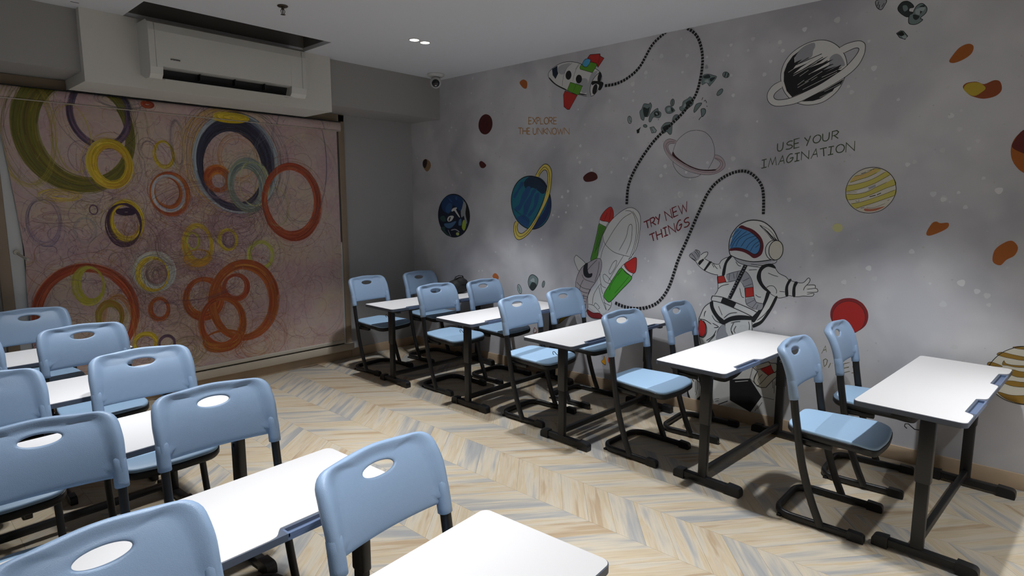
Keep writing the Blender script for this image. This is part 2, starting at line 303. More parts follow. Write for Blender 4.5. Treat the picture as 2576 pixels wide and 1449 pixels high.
# ------------------------------------------------------------------ printed roller blind
BLIND = json.loads('''[[[1.191,2.129,0.368,0.44],[1.238,2.124,0.276,0.338],["6b6a1e","55601c","7d7422","8a7a34","5a4a24","746a3c"],230,0.55,2.2],[[0.893,2.1,0.187,0.38],[0.903,2.101,0.137,0.353],["8a8030","9a8c30","b0a048"],40,0.3,2.0],[[1.056,1.662,0.13,0.048],[1.053,1.656,0.047,0.011],["c9ad1c","d8be2e","bf9a24","e0cc50"],40,0.45,2.2],[[1.348,2.262,0.204,0.25],[1.347,2.274,0.168,0.215],["2b2b40","343650","22222f","44465e","5a4054","6b4c66","4a3850","7a6078"],46,0.55,1.6],[[1.161,2.068,0.121,0.256],[1.17,2.069,0.106,0.239],["b0a428","a09a3a"],14,0.4,1.6],[[1.385,1.903,0.149,0.184],[1.396,1.898,0.094,0.125],["c9ad1c","d8be2e","bf9a24","e0cc50","c08a30"],85,0.55,2.0],[[1.407,1.886,0.199,0.215],[1.407,1.886,0.184,0.197],["5a4054","6b4c66","4a3850","7a6078","8a7a90"],22,0.35,1.1],[[1.766,1.994,0.079,0.11],[1.766,2.004,0.058,0.088],["c9ad1c","d8be2e","bf9a24","e0cc50","8a7a30"],26,0.55,1.6],[[1.656,2.025,0.054,0.071],[1.656,2.025,0.045,0.062],["5a4054","6b4c66","4a3850","7a6078","8c6478"],14,0.4,1.1],[[1.793,1.682,0.149,0.173],[1.769,1.701,0.094,0.115],["9a3d22","a8482c","8c3420","b5603c","a85a24","b86a2c","9c4820","c08838"],80,0.6,2.0],[[1.781,1.688,0.13,0.153],[1.78,1.688,0.107,0.128],["aab2c0","c4c6cc","8890a8"],24,0.5,1.2],[[1.87,2.092,0.06,0.191],[1.876,2.092,0.03,0.165],["6a5a68","4a4254","7c8a80"],24,0.4,1.6],[[2.245,1.982,0.376,0.42],[2.277,1.971,0.298,0.379],["c0942c","b88a30","caa848","c89c50"],70,0.45,2.0],[[2.357,1.95,0.364,0.421],[2.311,1.912,0.26,0.314],["2b2b40","343650","22222f","44465e"],190,0.75,2.2],[[2.351,1.946,0.373,0.424],[2.347,1.947,0.339,0.403],["a4b0b8","c4ccd0","7c8a98"],22,0.5,1.1],[[2.36,2.008,0.18,0.205],[2.358,1.998,0.139,0.157],["b87840","a8683c","8a5a4c","c09058"],36,0.4,1.6],[[2.173,1.818,0.113,0.114],[2.18,1.795,0.06,0.061],["9a3d22","a8482c","8c3420","b5603c","a85a24","b86a2c","9c4820","c08838"],60,0.5,2.0],[[2.16,1.72,0.093,0.074],[2.159,1.72,0.026,0.02],["8c8a9c","767488","9a98a8"],30,0.4,1.6],[[2.437,1.769,0.178,0.234],[2.419,1.752,0.117,0.16],
["6c7a80","8a9a9c","56646c","aab4b0","7c8460"],130,0.55,1.6],[[2.493,1.789,0.137,0.204],[2.478,1.774,0.123,0.19],["b0b48c","c4cc9c","9aa060"],16,0.5,1.6],[[2.418,1.735,0.114,0.119],[2.416,1.735,0.043,0.049],["c09858","b0a880","a87848","989880"],36,0.4,1.6],[[2.848,1.615,0.291,0.36],[2.834,1.634,0.238,0.289],["9a3d22","a8482c","8c3420","b5603c"],130,0.75,2.0],[[2.88,1.687,0.241,0.26],[2.879,1.687,0.217,0.238],["7a8a80","8a9a8c","a09888"],20,0.3,1.0],[[2.685,1.576,0.13,0.182],[2.684,1.576,0.107,0.16],["a89858","8a9a78","b0a070"],26,0.35,1.6],[[1.461,1.467,0.122,0.163],[1.463,1.47,0.089,0.123],["c9ad1c","d8be2e","bf9a24","e0cc50"],90,0.75,2.0],[[1.434,1.433,0.118,0.165],[1.457,1.458,0.108,0.147],["3c2a3c","4c3448"],40,0.6,1.6],[[1.478,1.42,0.065,0.086],[1.477,1.42,0.022,0.031],["a06a54","8c5a48","9a7060"],40,0.4,1.2],[[1.468,1.544,0.07,0.025],[1.467,1.538,0.022,0.009],["2c1c30","3c2840"],30,0.7,1.6],[[1.63,1.058,0.153,0.161],[1.64,1.057,0.095,0.106],["c4c6bc","b0b8b8","d6d4c4","a4aebc"],120,0.65,1.8],[[1.61,1.04,0.12,0.141],[1.632,1.038,0.098,0.122],["c9ad1c","d8be2e","bf9a24","e0cc50"],34,0.6,1.6],[[1.667,1.12,0.079,0.084],[1.667,1.12,0.058,0.064],["d4d0b0","b8b8a0","c8c090"],30,0.45,1.0],[[1.641,1.044,0.075,0.097],[1.64,1.044,0.012,0.019],["4a3a40","5c4848","8a6a48"],44,0.4,1.6],[[1.974,1.259,0.124,0.177],[1.984,1.272,0.089,0.134],["c4b84c","d0c83c","b8a03c","d49c34"],80,0.6,1.6],[[1.937,1.294,0.056,0.08],[1.937,1.294,0.041,0.06],["a8a83c","b8b848"],24,0.5,1.6],[[1.963,1.145,0.108,0.074],[1.971,1.179,0.095,0.04],["c49430","b88028"],30,0.5,1.6],[[2.226,1.292,0.085,0.097],[2.229,1.292,0.061,0.076],["d4c03c","c8b040"],46,0.7,1.4],[[2.239,1.288,0.058,0.073],[2.238,1.281,0.027,0.042],["4c3c50","6a5064","8a6a70"],30,0.45,1.6],[[2.509,1.138,0.126,0.134],[2.516,1.142,0.092,0.105],["b4b450","c0c068","a0a848"],46,0.55,1.4],[[2.56,1.16,0.15,0.189],[2.559,1.161,0.127,0.168],["5a4054","6b4c66","4a3850","7a6078"],18,0.35,1.0],[[2.533,1.126,0.089,0.073],[2.532,1.126,0.03,0.029],
["8c90a4","9a9cae"],26,0.35,1.6],[[1.153,0.776,0.334,0.38],[1.152,0.758,0.29,0.344],["9a3d22","a8482c","8c3420","b5603c"],120,0.7,2.0],[[1.35,0.622,0.128,0.282],[1.353,0.615,0.086,0.251],["a85a24","b86a2c","9c4820","c08838","c49a3c"],60,0.45,1.6],[[1.294,0.745,0.094,0.124],[1.297,0.726,0.063,0.087],["8a8a2c","9a8a34","a06a30"],50,0.5,1.6],[[1.169,0.987,0.105,0.15],[1.2,1.008,0.071,0.114],["b0a830","a8a048","c0b84c"],44,0.5,1.6],[[1.056,0.789,0.17,0.223],[1.055,0.79,0.145,0.19],["9a8a8a","a89a94","8a6a60"],40,0.25,1.0],[[1.64,0.75,0.079,0.101],[1.646,0.756,0.053,0.072],["9a3d22","a8482c","8c3420","b5603c","a85a24","b86a2c","9c4820","c08838"],44,0.6,1.4],[[1.711,0.701,0.101,0.119],[1.711,0.701,0.078,0.092],["5a4054","6b4c66","4a3850","7a6078"],24,0.3,1.0],[[1.993,0.794,0.165,0.185],[1.986,0.816,0.116,0.137],["9a3d22","a8482c","8c3420","b5603c","a85a24","b86a2c","9c4820","c08838"],110,0.65,1.8],[[1.949,0.772,0.083,0.102],[1.948,0.772,0.026,0.034],["a8a45c","a08a4c","9a7a58"],40,0.35,1.2],[[2.272,0.866,0.119,0.124],[2.265,0.877,0.084,0.092],["9a3d22","a8482c","8c3420","b5603c","a86a4c"],60,0.6,1.4],[[2.347,0.742,0.314,0.36],[2.326,0.726,0.241,0.302],["9a3d22","a8482c","8c3420","b5603c","a85a24","b86a2c","9c4820","c08838"],110,0.5,1.8],[[2.138,0.554,0.2,0.247],[2.131,0.58,0.155,0.19],["9a3d22","a8482c","8c3420","b5603c","a85a24","b86a2c","9c4820","c08838"],90,0.5,1.8],[[2.127,0.402,0.169,0.099],[2.114,0.44,0.135,0.05],["b88a34","a8502c","9c4424"],60,0.5,1.6],[[2.487,0.371,0.224,0.186],[2.481,0.372,0.037,0.03],["a04830","a86848","b07a60"],60,0.3,1.2],[[2.407,0.31,0.191,0.126],[2.404,0.31,0.11,0.074],["9a3d22","a8482c","8c3420","b5603c","a85a24","b86a2c","9c4820","c08838"],30,0.35,1.2],[[1.829,0.377,0.156,0.123],[1.826,0.377,0.062,0.041],["a09848","8a7a54","6c5c60","9a8a50"],70,0.4,1.6],[[1.522,0.492,0.088,0.088],[1.521,0.485,0.065,0.062],["c9ad1c","d8be2e","bf9a24","e0cc50"],50,0.65,1.5],[[1.678,0.458,0.065,0.073],[1.678,0.458,0.048,0.053],["5a4054","6b4c66","4a3850",
"7a6078"],34,0.6,1.3],[[1.502,0.436,0.113,0.097],[1.5,0.436,0.028,0.026],["6a5058","8a6a6c","7a6a78"],40,0.4,1.1],[[2.641,0.673,0.101,0.244],[2.641,0.673,0.085,0.226],["7a708a","8a8094"],16,0.35,1.0],[[2.971,0.571,0.354,0.283],[2.969,0.571,0.341,0.271],["7a6270","8c5c60"],9,0.35,0.9],[[2.858,0.348,0.148,0.321],[2.858,0.348,0.14,0.313],["a06a68","a87a74"],7,0.3,0.9],[[3.146,0.626,0.237,0.361],[3.118,0.63,0.201,0.336],["8a5058","9a5a58","7a6078"],14,0.3,1.0],[[2.881,2.016,0.378,0.384],[2.879,2.017,0.358,0.359],["84808c","8c9a90","a0a0a4"],20,0.28,0.9],[[2.733,1.938,0.288,0.288],[2.731,1.938,0.253,0.26],["848494","94a49a"],22,0.28,0.9],[[3.01,1.836,0.347,0.45],[2.987,1.836,0.271,0.389],["b8ac70","b4ac84","a8a0a0"],30,0.25,1.6],[[2.941,2.016,0.283,0.591],[2.94,2.017,0.275,0.583],["4c4c5c","6a6a7a"],5,0.55,1.0],[[3.007,1.113,0.252,0.425],[3.006,1.113,0.235,0.41],["a05a54","9c6a6c"],12,0.3,1.0],[[0.945,1.469,0.105,0.175],[0.946,1.48,0.082,0.147],["6a5a78","56506c","7a7894"],40,0.45,1.2],[[1.043,1.51,0.142,0.029],[1.041,1.51,0.071,0.011],["6a3c4c","7c4c58"],20,0.45,1.0],[[1.19,1.405,0.075,0.1],[1.189,1.405,0.06,0.083],["9aa4a0","8a94a0","a89a90"],34,0.35,1.2],[[1.252,1.558,0.03,0.038],[1.252,1.558,0.023,0.03],["5a4054","6b4c66","4a3850","7a6078"],16,0.5,1.1],[[1.344,1.217,0.158,0.153],[1.341,1.217,0.052,0.049],["a07a84","9a6c7c","b09478"],60,0.25,1.2],[[0.978,1.297,0.139,0.172],[0.975,1.297,0.046,0.057],["a4848c","98707c"],50,0.22,1.1],[[0.953,0.627,0.258,0.176],[0.945,0.627,0.141,0.088],["6a2c1c","8a4a34","7a6a58"],40,0.25,1.4],[[1.83,1.253,0.183,0.164],[1.825,1.253,0.03,0.026],["8a6468","7a505c","6a4a58","a08058"],110,0.28,1.2],[[2.087,1.545,0.389,0.201],[2.066,1.545,0.065,0.034],["7a4e5c","8c5a64","6a4458","a06a50"],140,0.26,1.2],[[2.335,1.438,0.245,0.21],[2.327,1.439,0.035,0.028],["4c3850","5c4460","6a506a"],110,0.32,1.2],[[1.92,0.981,0.377,0.201],[1.9,0.982,0.063,0.034],["7a5060","8c6068","6a4a60"],130,0.24,1.1],[[1.72,0.899,0.267,0.229],[1.71,0.9,0.059,0.033],
["6a4a5c","7a6470","8a7a70"],80,0.25,1.1],[[1.564,1.266,0.112,0.189],[1.562,1.267,0.028,0.031],["6c5054","8a6a5c","9a7a5c"],70,0.28,1.1],[[1.597,2.253,0.11,0.181],[1.596,2.253,0.083,0.151],["8a8a60","a09a8a"],16,0.25,1.0],[[1.659,2.366,0.045,0.027],[1.659,2.366,0.017,0.006],["a03a1c","b04824"],30,0.7,2.0],[[2.301,2.334,0.149,0.033],[2.298,2.334,0.034,0.007],["c9ad1c","d8be2e","bf9a24","e0cc50"],40,0.5,2.0],[[1.489,2.375,0.186,0.059],[1.485,2.375,0.08,0.018],["50585c","6a6a70","7a6a80"],40,0.35,1.4]]''')
def blind_image():
    X0, X1, Z0, Z1 = .74, 3.36, .19, 2.41; S = 560
    w, h = int((X1-X0)*S), int((Z1-Z0)*S); rng = np.random.default_rng(5)
    hexc = lambda s: np.array([int(s[i:i+2], 16)/255 for i in (0, 2, 4)], np.float32)
    img = np.empty((h, w, 3), np.float32); img[:] = hexc('bca7a0')
    def blur_noise(n):
        a = rng.random((n*h//w+2, n+2)).astype(np.float32); yy = np.linspace(0, a.shape[0]-1.001, h); xx = np.linspace(0, a.shape[1]-1.001, w)
        y0 = yy.astype(int); x0 = xx.astype(int); fy = (yy-y0)[:, None]; fx = (xx-x0)[None]; fy = fy*fy*(3-2*fy); fx = fx*fx*(3-2*fx)
        return (a[y0][:, x0]*(1-fy)*(1-fx)+a[y0+1][:, x0]*fy*(1-fx)+a[y0][:, x0+1]*(1-fy)*fx+a[y0+1][:, x0+1]*fy*fx)[..., None]
    for n, c, k in ((7, 'b294a0', .55), (11, 'c2b484', .35), (18, 'a87f8c', .30), (30, 'bba09c', .35), (60, 'a8a0a0', .2), (140, 'd0c0b4', .18)):
        f = np.clip((blur_noise(n)-.42)*3, 0, 1)*k; img = img*(1-f)+hexc(c)*f
    # denser mauve towards the middle of the composition
    yy = np.linspace(Z0, Z1, h)[:, None]; xx = np.linspace(X0, X1, w)[None]
    f = (np.exp(-(((xx-1.95)/.62)**2+((yy-1.15)/.5)**2))*.55)[..., None]*np.clip((blur_noise(26)-.25)*2, 0, 1); img = img*(1-f)+hexc('946a78')*f
    def stroke(px, py, c, al, wd):
        x = np.asarray(px); y = np.asarray(py); r = int(math.ceil(wd)); a0 = max(int(x.min())-r-1, 0); b0 = max(int(y.min())-r-1, 0); a1 = min(int(x.max())+r+2, w); b1 = min(int(y.max())+r+2, h)
        if a1 <= a0 or b1 <= b0: return
        mk = np.zeros((b1-b0, a1-a0), np.float32)
        for dx in range(-r, r+1):
            for dy in range(-r, r+1):
                d = math.hypot(dx, dy)
                if d > wd+.3: continue
                v = al*min(1, max(.25, wd+.6-d)); xi = (x+dx).astype(int)-a0; yi = (y+dy).astype(int)-b0
                ok = (xi >= 0) & (xi < a1-a0) & (yi >= 0) & (yi < b1-b0); np.maximum.at(mk, (yi[ok], xi[ok]), v)
        mk = mk[..., None]; img[b0:b1, a0:a1] = img[b0:b1, a0:a1]*(1-mk)+c*mk
    def arc(e0, e1, t, a, span, jit):
        rx = (e0[2]*(1-t)+e1[2]*t); rz = (e0[3]*(1-t)+e1[3]*t); cx = e0[0]*(1-t)+e1[0]*t; cz = e0[1]*(1-t)+e1[1]*t
        n = max(12, int(span*max(rx, rz)*S*1.5)); th = np.linspace(a, a+span, n)
        q = jit*np.sin(th*rng.uniform(1, 3)+rng.uniform(0, 6)); rx2 = rx*(1+q); rz2 = rz*(1+q)
        return (cx+rx2*np.cos(th)-X0)*S, (cz+rz2*np.sin(th)-Z0)*S
    # fine background scribbles
    for k in range(2600):
        cx = rng.normal(1.95, .66); cz = rng.normal(1.2, .58); r = rng.uniform(.012, .13)
        c = hexc(('7a5a68', '8c6a74', '5a4656', '8a6a64', 'a08c5c', '8a5a48', '4c3c50', 'd6c6ba', 'c0aaa8', '9c8a4c', '6c5a70')[int(rng.integers(11))])
        px, py = arc((cx, cz, r, r*rng.uniform(.6, 1.5)), (cx, cz, r*.8, r*.8), rng.random(), rng.uniform(0, 6.3), rng.uniform(.5, 4), .14); stroke(px, py, c, rng.uniform(.16, .5), rng.uniform(.5, 1.5))
    def straggle(e0, c):   # loose pencil marks around a ring
        a = rng.uniform(0, 6.3); k = rng.uniform(.9, 1.25); px, py = arc((e0[0]+rng.normal(0, .012), e0[1]+rng.normal(0, .012), e0[2]*k, e0[3]*k), e0, 0, a, rng.uniform(.3, 2.2), .06); stroke(px, py, c, rng.uniform(.2, .5), rng.uniform(.5, 1.0))
    for k in range(1300):   # dense scribble round the middle
        cx = rng.normal(1.9, .42); cz = rng.normal(1.12, .33); r = rng.uniform(.01, .07)
        c = hexc(('5a4058', '6e4c5c', '7a5a58', '46384e', '8c6450', 'c9b8ae', '8a7a48')[int(rng.integers(7))])
        px, py = arc((cx, cz, r, r*rng.uniform(.6, 1.5)), (cx, cz, r*.8, r*.8), rng.random(), rng.uniform(0, 6.3), rng.uniform(.5, 3), .25); stroke(px, py, c, rng.uniform(.2, .5), rng.uniform(.5, 1.2))
    for e0, e1, cols, n, al, wd in BLIND:
        cc = [hexc(c) for c in cols]; thick = max(e0[2]-e1[2], .004)*S
        ph = rng.uniform(0, 6.3)
        if al >= .5:   # painted body: overlapping short brush strokes
            for k in range(int(n*1.6)):
                t = rng.uniform(.04, .96); px, py = arc(e0, e1, t, rng.uniform(0, 6.3), rng.uniform(.5, 2.4), .008); stroke(px, py, cc[int(rng.integers(len(cc)))]*rng.uniform(.85, 1.12), min(.8, al*1.15), max(wd, min(thick*.16, 6)))
        for k in range(n):
            px, py = arc(e0, e1, rng.random()*1.06-.03, rng.uniform(0, 6.3), rng.uniform(.4, 3.4), .03); stroke(px, py, cc[int(rng.integers(len(cc)))]*rng.uniform(.7, 1.2), al*rng.uniform(.5, 1.0), wd*rng.uniform(.35, .9))
        for k in range(max(4, n//3)): straggle(e0, cc[int(rng.integers(len(cc)))]*rng.uniform(.6, 1.0))
    for k in range(500):
        cx = rng.uniform(X0, X1); cz = rng.uniform(Z0, Z1); r = rng.uniform(.01, .07)
        c = hexc(('5a4656', '7a5a68', 'd2c4b8', '8c5a50', '6a6270')[int(rng.integers(5))]); px, py = arc((cx, cz, r, r*1.2), (cx, cz, r, r), 0, rng.uniform(0, 6.3), rng.uniform(.4, 1.8), .2); stroke(px, py, c, rng.uniform(.2, .45), rng.uniform(.4, .9))
    img = np.clip(img, 0, 1)
    rgba = np.ones((h, w, 4), np.float32); rgba[..., :3] = img
    im = bpy.data.images.new('blind_print', w, h); im.pixels.foreach_set(rgba.ravel()); im.pack(); return im, (X0, X1, Z0, Z1)
def blind_mat():
    im, ext = blind_image()
    m = bpy.data.materials.new('printed_blind_fabric'); m.use_nodes = True; nt = m.node_tree; b = nt.nodes['Principled BSDF']; b.inputs['Roughness'].default_value = .75
    t = nt.nodes.new('ShaderNodeTexImage'); t.image = im; t.extension = 'EXTEND'; nt.links.new(t.outputs['Color'], b.inputs['Base Color']); return m, ext
MT['blind'], EXT = blind_mat()
def uv_xz(me, ox=0):
    uv = me.uv_layers.new(name='UVMap')
    for lp in me.loops:
        v = me.vertices[lp.vertex_index].co; uv.data[lp.index].uv = ((v.x+ox-EXT[0])/(EXT[1]-EXT[0]), (v.z-EXT[2])/(EXT[3]-EXT[2]))
bl = empty('roller_blind', (2.06, 5.40, 2.36)); tag(bl, 'large roller blind printed with overlapping scribbled coloured rings, covering the window', 'blind')
m = MB(); vs = []; fs = []; NZ = 20; NX = 24
for i in range(NZ+1):
    z = .21+(2.33-.21)*i/NZ; t = i/NZ
    xl = .805+(.012 if z > 1.0 else 0)*min(1, (z-1.0)/.2 if z > 1 else 0)-(max(0, z-1.25)/.8)**1.2*.055
    for j in range(NX+1):
        x = xl+(3.343-xl)*j/NX
        vs.append((x-2.06, 0, z-2.36))
for s_, y_ in ((0, -.0006), (1, .0006)):
    m.add([(a, y_, c) for a, b_, c in vs], [(i*(NX+1)+j, i*(NX+1)+j+1, (i+1)*(NX+1)+j+1, (i+1)*(NX+1)+j) for i in range(NZ) for j in range(NX)])
fab = m.build('fabric', MT['blind'], bl)
for l_ in fab.data.vertices: pass
uvl = fab.data.uv_layers.new(name='UVMap')
for lp in fab.data.loops:
    v = fab.data.vertices[lp.vertex_index].co; uvl.data[lp.index].uv = ((v.x+2.06-EXT[0])/(EXT[1]-EXT[0]), (v.z+2.36-EXT[2])/(EXT[3]-EXT[2]))
m = MB(); m.prism([(-.045, -.048), (-.052, -.03), (-.052, .02), (-.04, .036), (.03, .036), (.03, -.048)], 0, 2.60)
cas = m.build('cassette', MT['blind'], bl)
for v in cas.data.vertices: v.co = Vector((v.co.z-1.30, v.co.x, v.co.y))
uvl = cas.data.uv_layers.new(name='UVMap')
for lp in cas.data.loops:
    v = cas.data.vertices[lp.vertex_index].co; uvl.data[lp.index].uv = ((v.x+2.06-EXT[0])/(EXT[1]-EXT[0]), (v.z+2.36-EXT[2])/(EXT[3]-EXT[2]))
cas.data.flip_normals()
m = MB(); m.box(-1.30, 1.30, -.056, .03, .037, .042); m.build('cassette_cap', MT['dark'], bl, smooth=False)
m = MB(); m.box(-1.30, 1.30, -.054, -.046, -.052, -.046, .002); m.build('cassette_lip', MT['bar'], bl)
m = MB(); m.box(-1.255, 1.285, -.012, .010, .178-2.36, .212-2.36, .006); m.build('bottom_bar', MT['bar'], bl)

# ------------------------------------------------------------------ floor of chevron planks
m = MB(); m.box(XL-T, XM+T, YF-T, YB+T, -.06, -.004); floor = struct(m.build('floor', MT['joint'], smooth=False))
PITCHX = .33; XS = 2.385; PW = .165; SL = math.tan(math.radians(39.5)); GAP = .0004
def plank_shape(sg):
    x0, x1 = GAP, PITCHX-GAP; s = SL*sg; q = PW-GAP*2.4
    pts = [(x0, s*x0), (x1, s*x1), (x1, s*x1+q), (x0, s*x0+q)]; ca = math.cos(math.atan(SL))
    uv = [(0, 0), (PITCHX/ca, 0), (PITCHX/ca+.03, PW*ca), (.03, PW*ca)]
    return pts, uv
def plank_mesh(name, places):
    """places: list of (column origin x, y, sign)"""
    vs, fs, us = [], [], []
    for x, y, sg in places:
        pts, uv = plank_shape(sg); b = len(vs)
        vs += [(x+p, y+q, 0) for p, q in pts]+[(x+p, y+q, -.004) for p, q in pts]
        fs += [(b, b+1, b+2, b+3)]+[(b+(k+1) % 4, b+k, b+4+k, b+4+(k+1) % 4) for k in range(4)]
        us += uv+[u for k in range(4) for u in (uv[(k+1) % 4], uv[k], uv[k], uv[(k+1) % 4])]
    me = bpy.data.meshes.new(name); me.from_pydata(vs, [], fs); l = me.uv_layers.new(name='UVMap'); l.data.foreach_set('uv', [c for u in us for c in u]); me.materials.append(MT['plank']); return me
places = []
for ci in range(-10, 6):
    x = XS+PITCHX*ci
    if x+PITCHX < XL or x > XM: continue
    sg = 1 if ci % 2 == 0 else -1
    off = 0 if sg > 0 else SL*PITCHX
    for k in range(-14, 38):
        y = .0+k*PW+off
        if y < YF-.5 or y > YB+.1: continue
        places.append((x, y, sg))
Mi = cam.matrix_world.inverted()
def seen(pl):
    x, y, sg = pl; q = Mi @ Vector((x+PITCHX/2, y+SL*sg*PITCHX/2+PW/2, 0))
    if q.z > -.3: return -1
    px = 1288-1516*q.x/q.z; py = 724.5+1516*q.y/q.z
    if not (450 < px < 2600 and 850 < py < 1480): return -1
    if px < 900 and py > 1120: return -1
    return 1/(-q.z)**3
order = sorted(places, key=lambda p: -seen(p))
near = [p for p in order[:300] if seen(p) > 0]; rest = [p for p in places if p not in set(near)]
pm = {sg: plank_mesh('plank', [(0, 0, sg)]) for sg in (1, -1)}
for x, y, sg in near:
    o = bpy.data.objects.new('plank', pm[sg]); o.location = (x, y, 0); o.parent = floor; C.objects.link(o)
clip = [p for p in rest if p[0] >= XL-.3]
o = bpy.data.objects.new('plank_field', plank_mesh('plank_field', clip)); o.parent = floor; C.objects.link(o); o['kind'] = 'stuff'

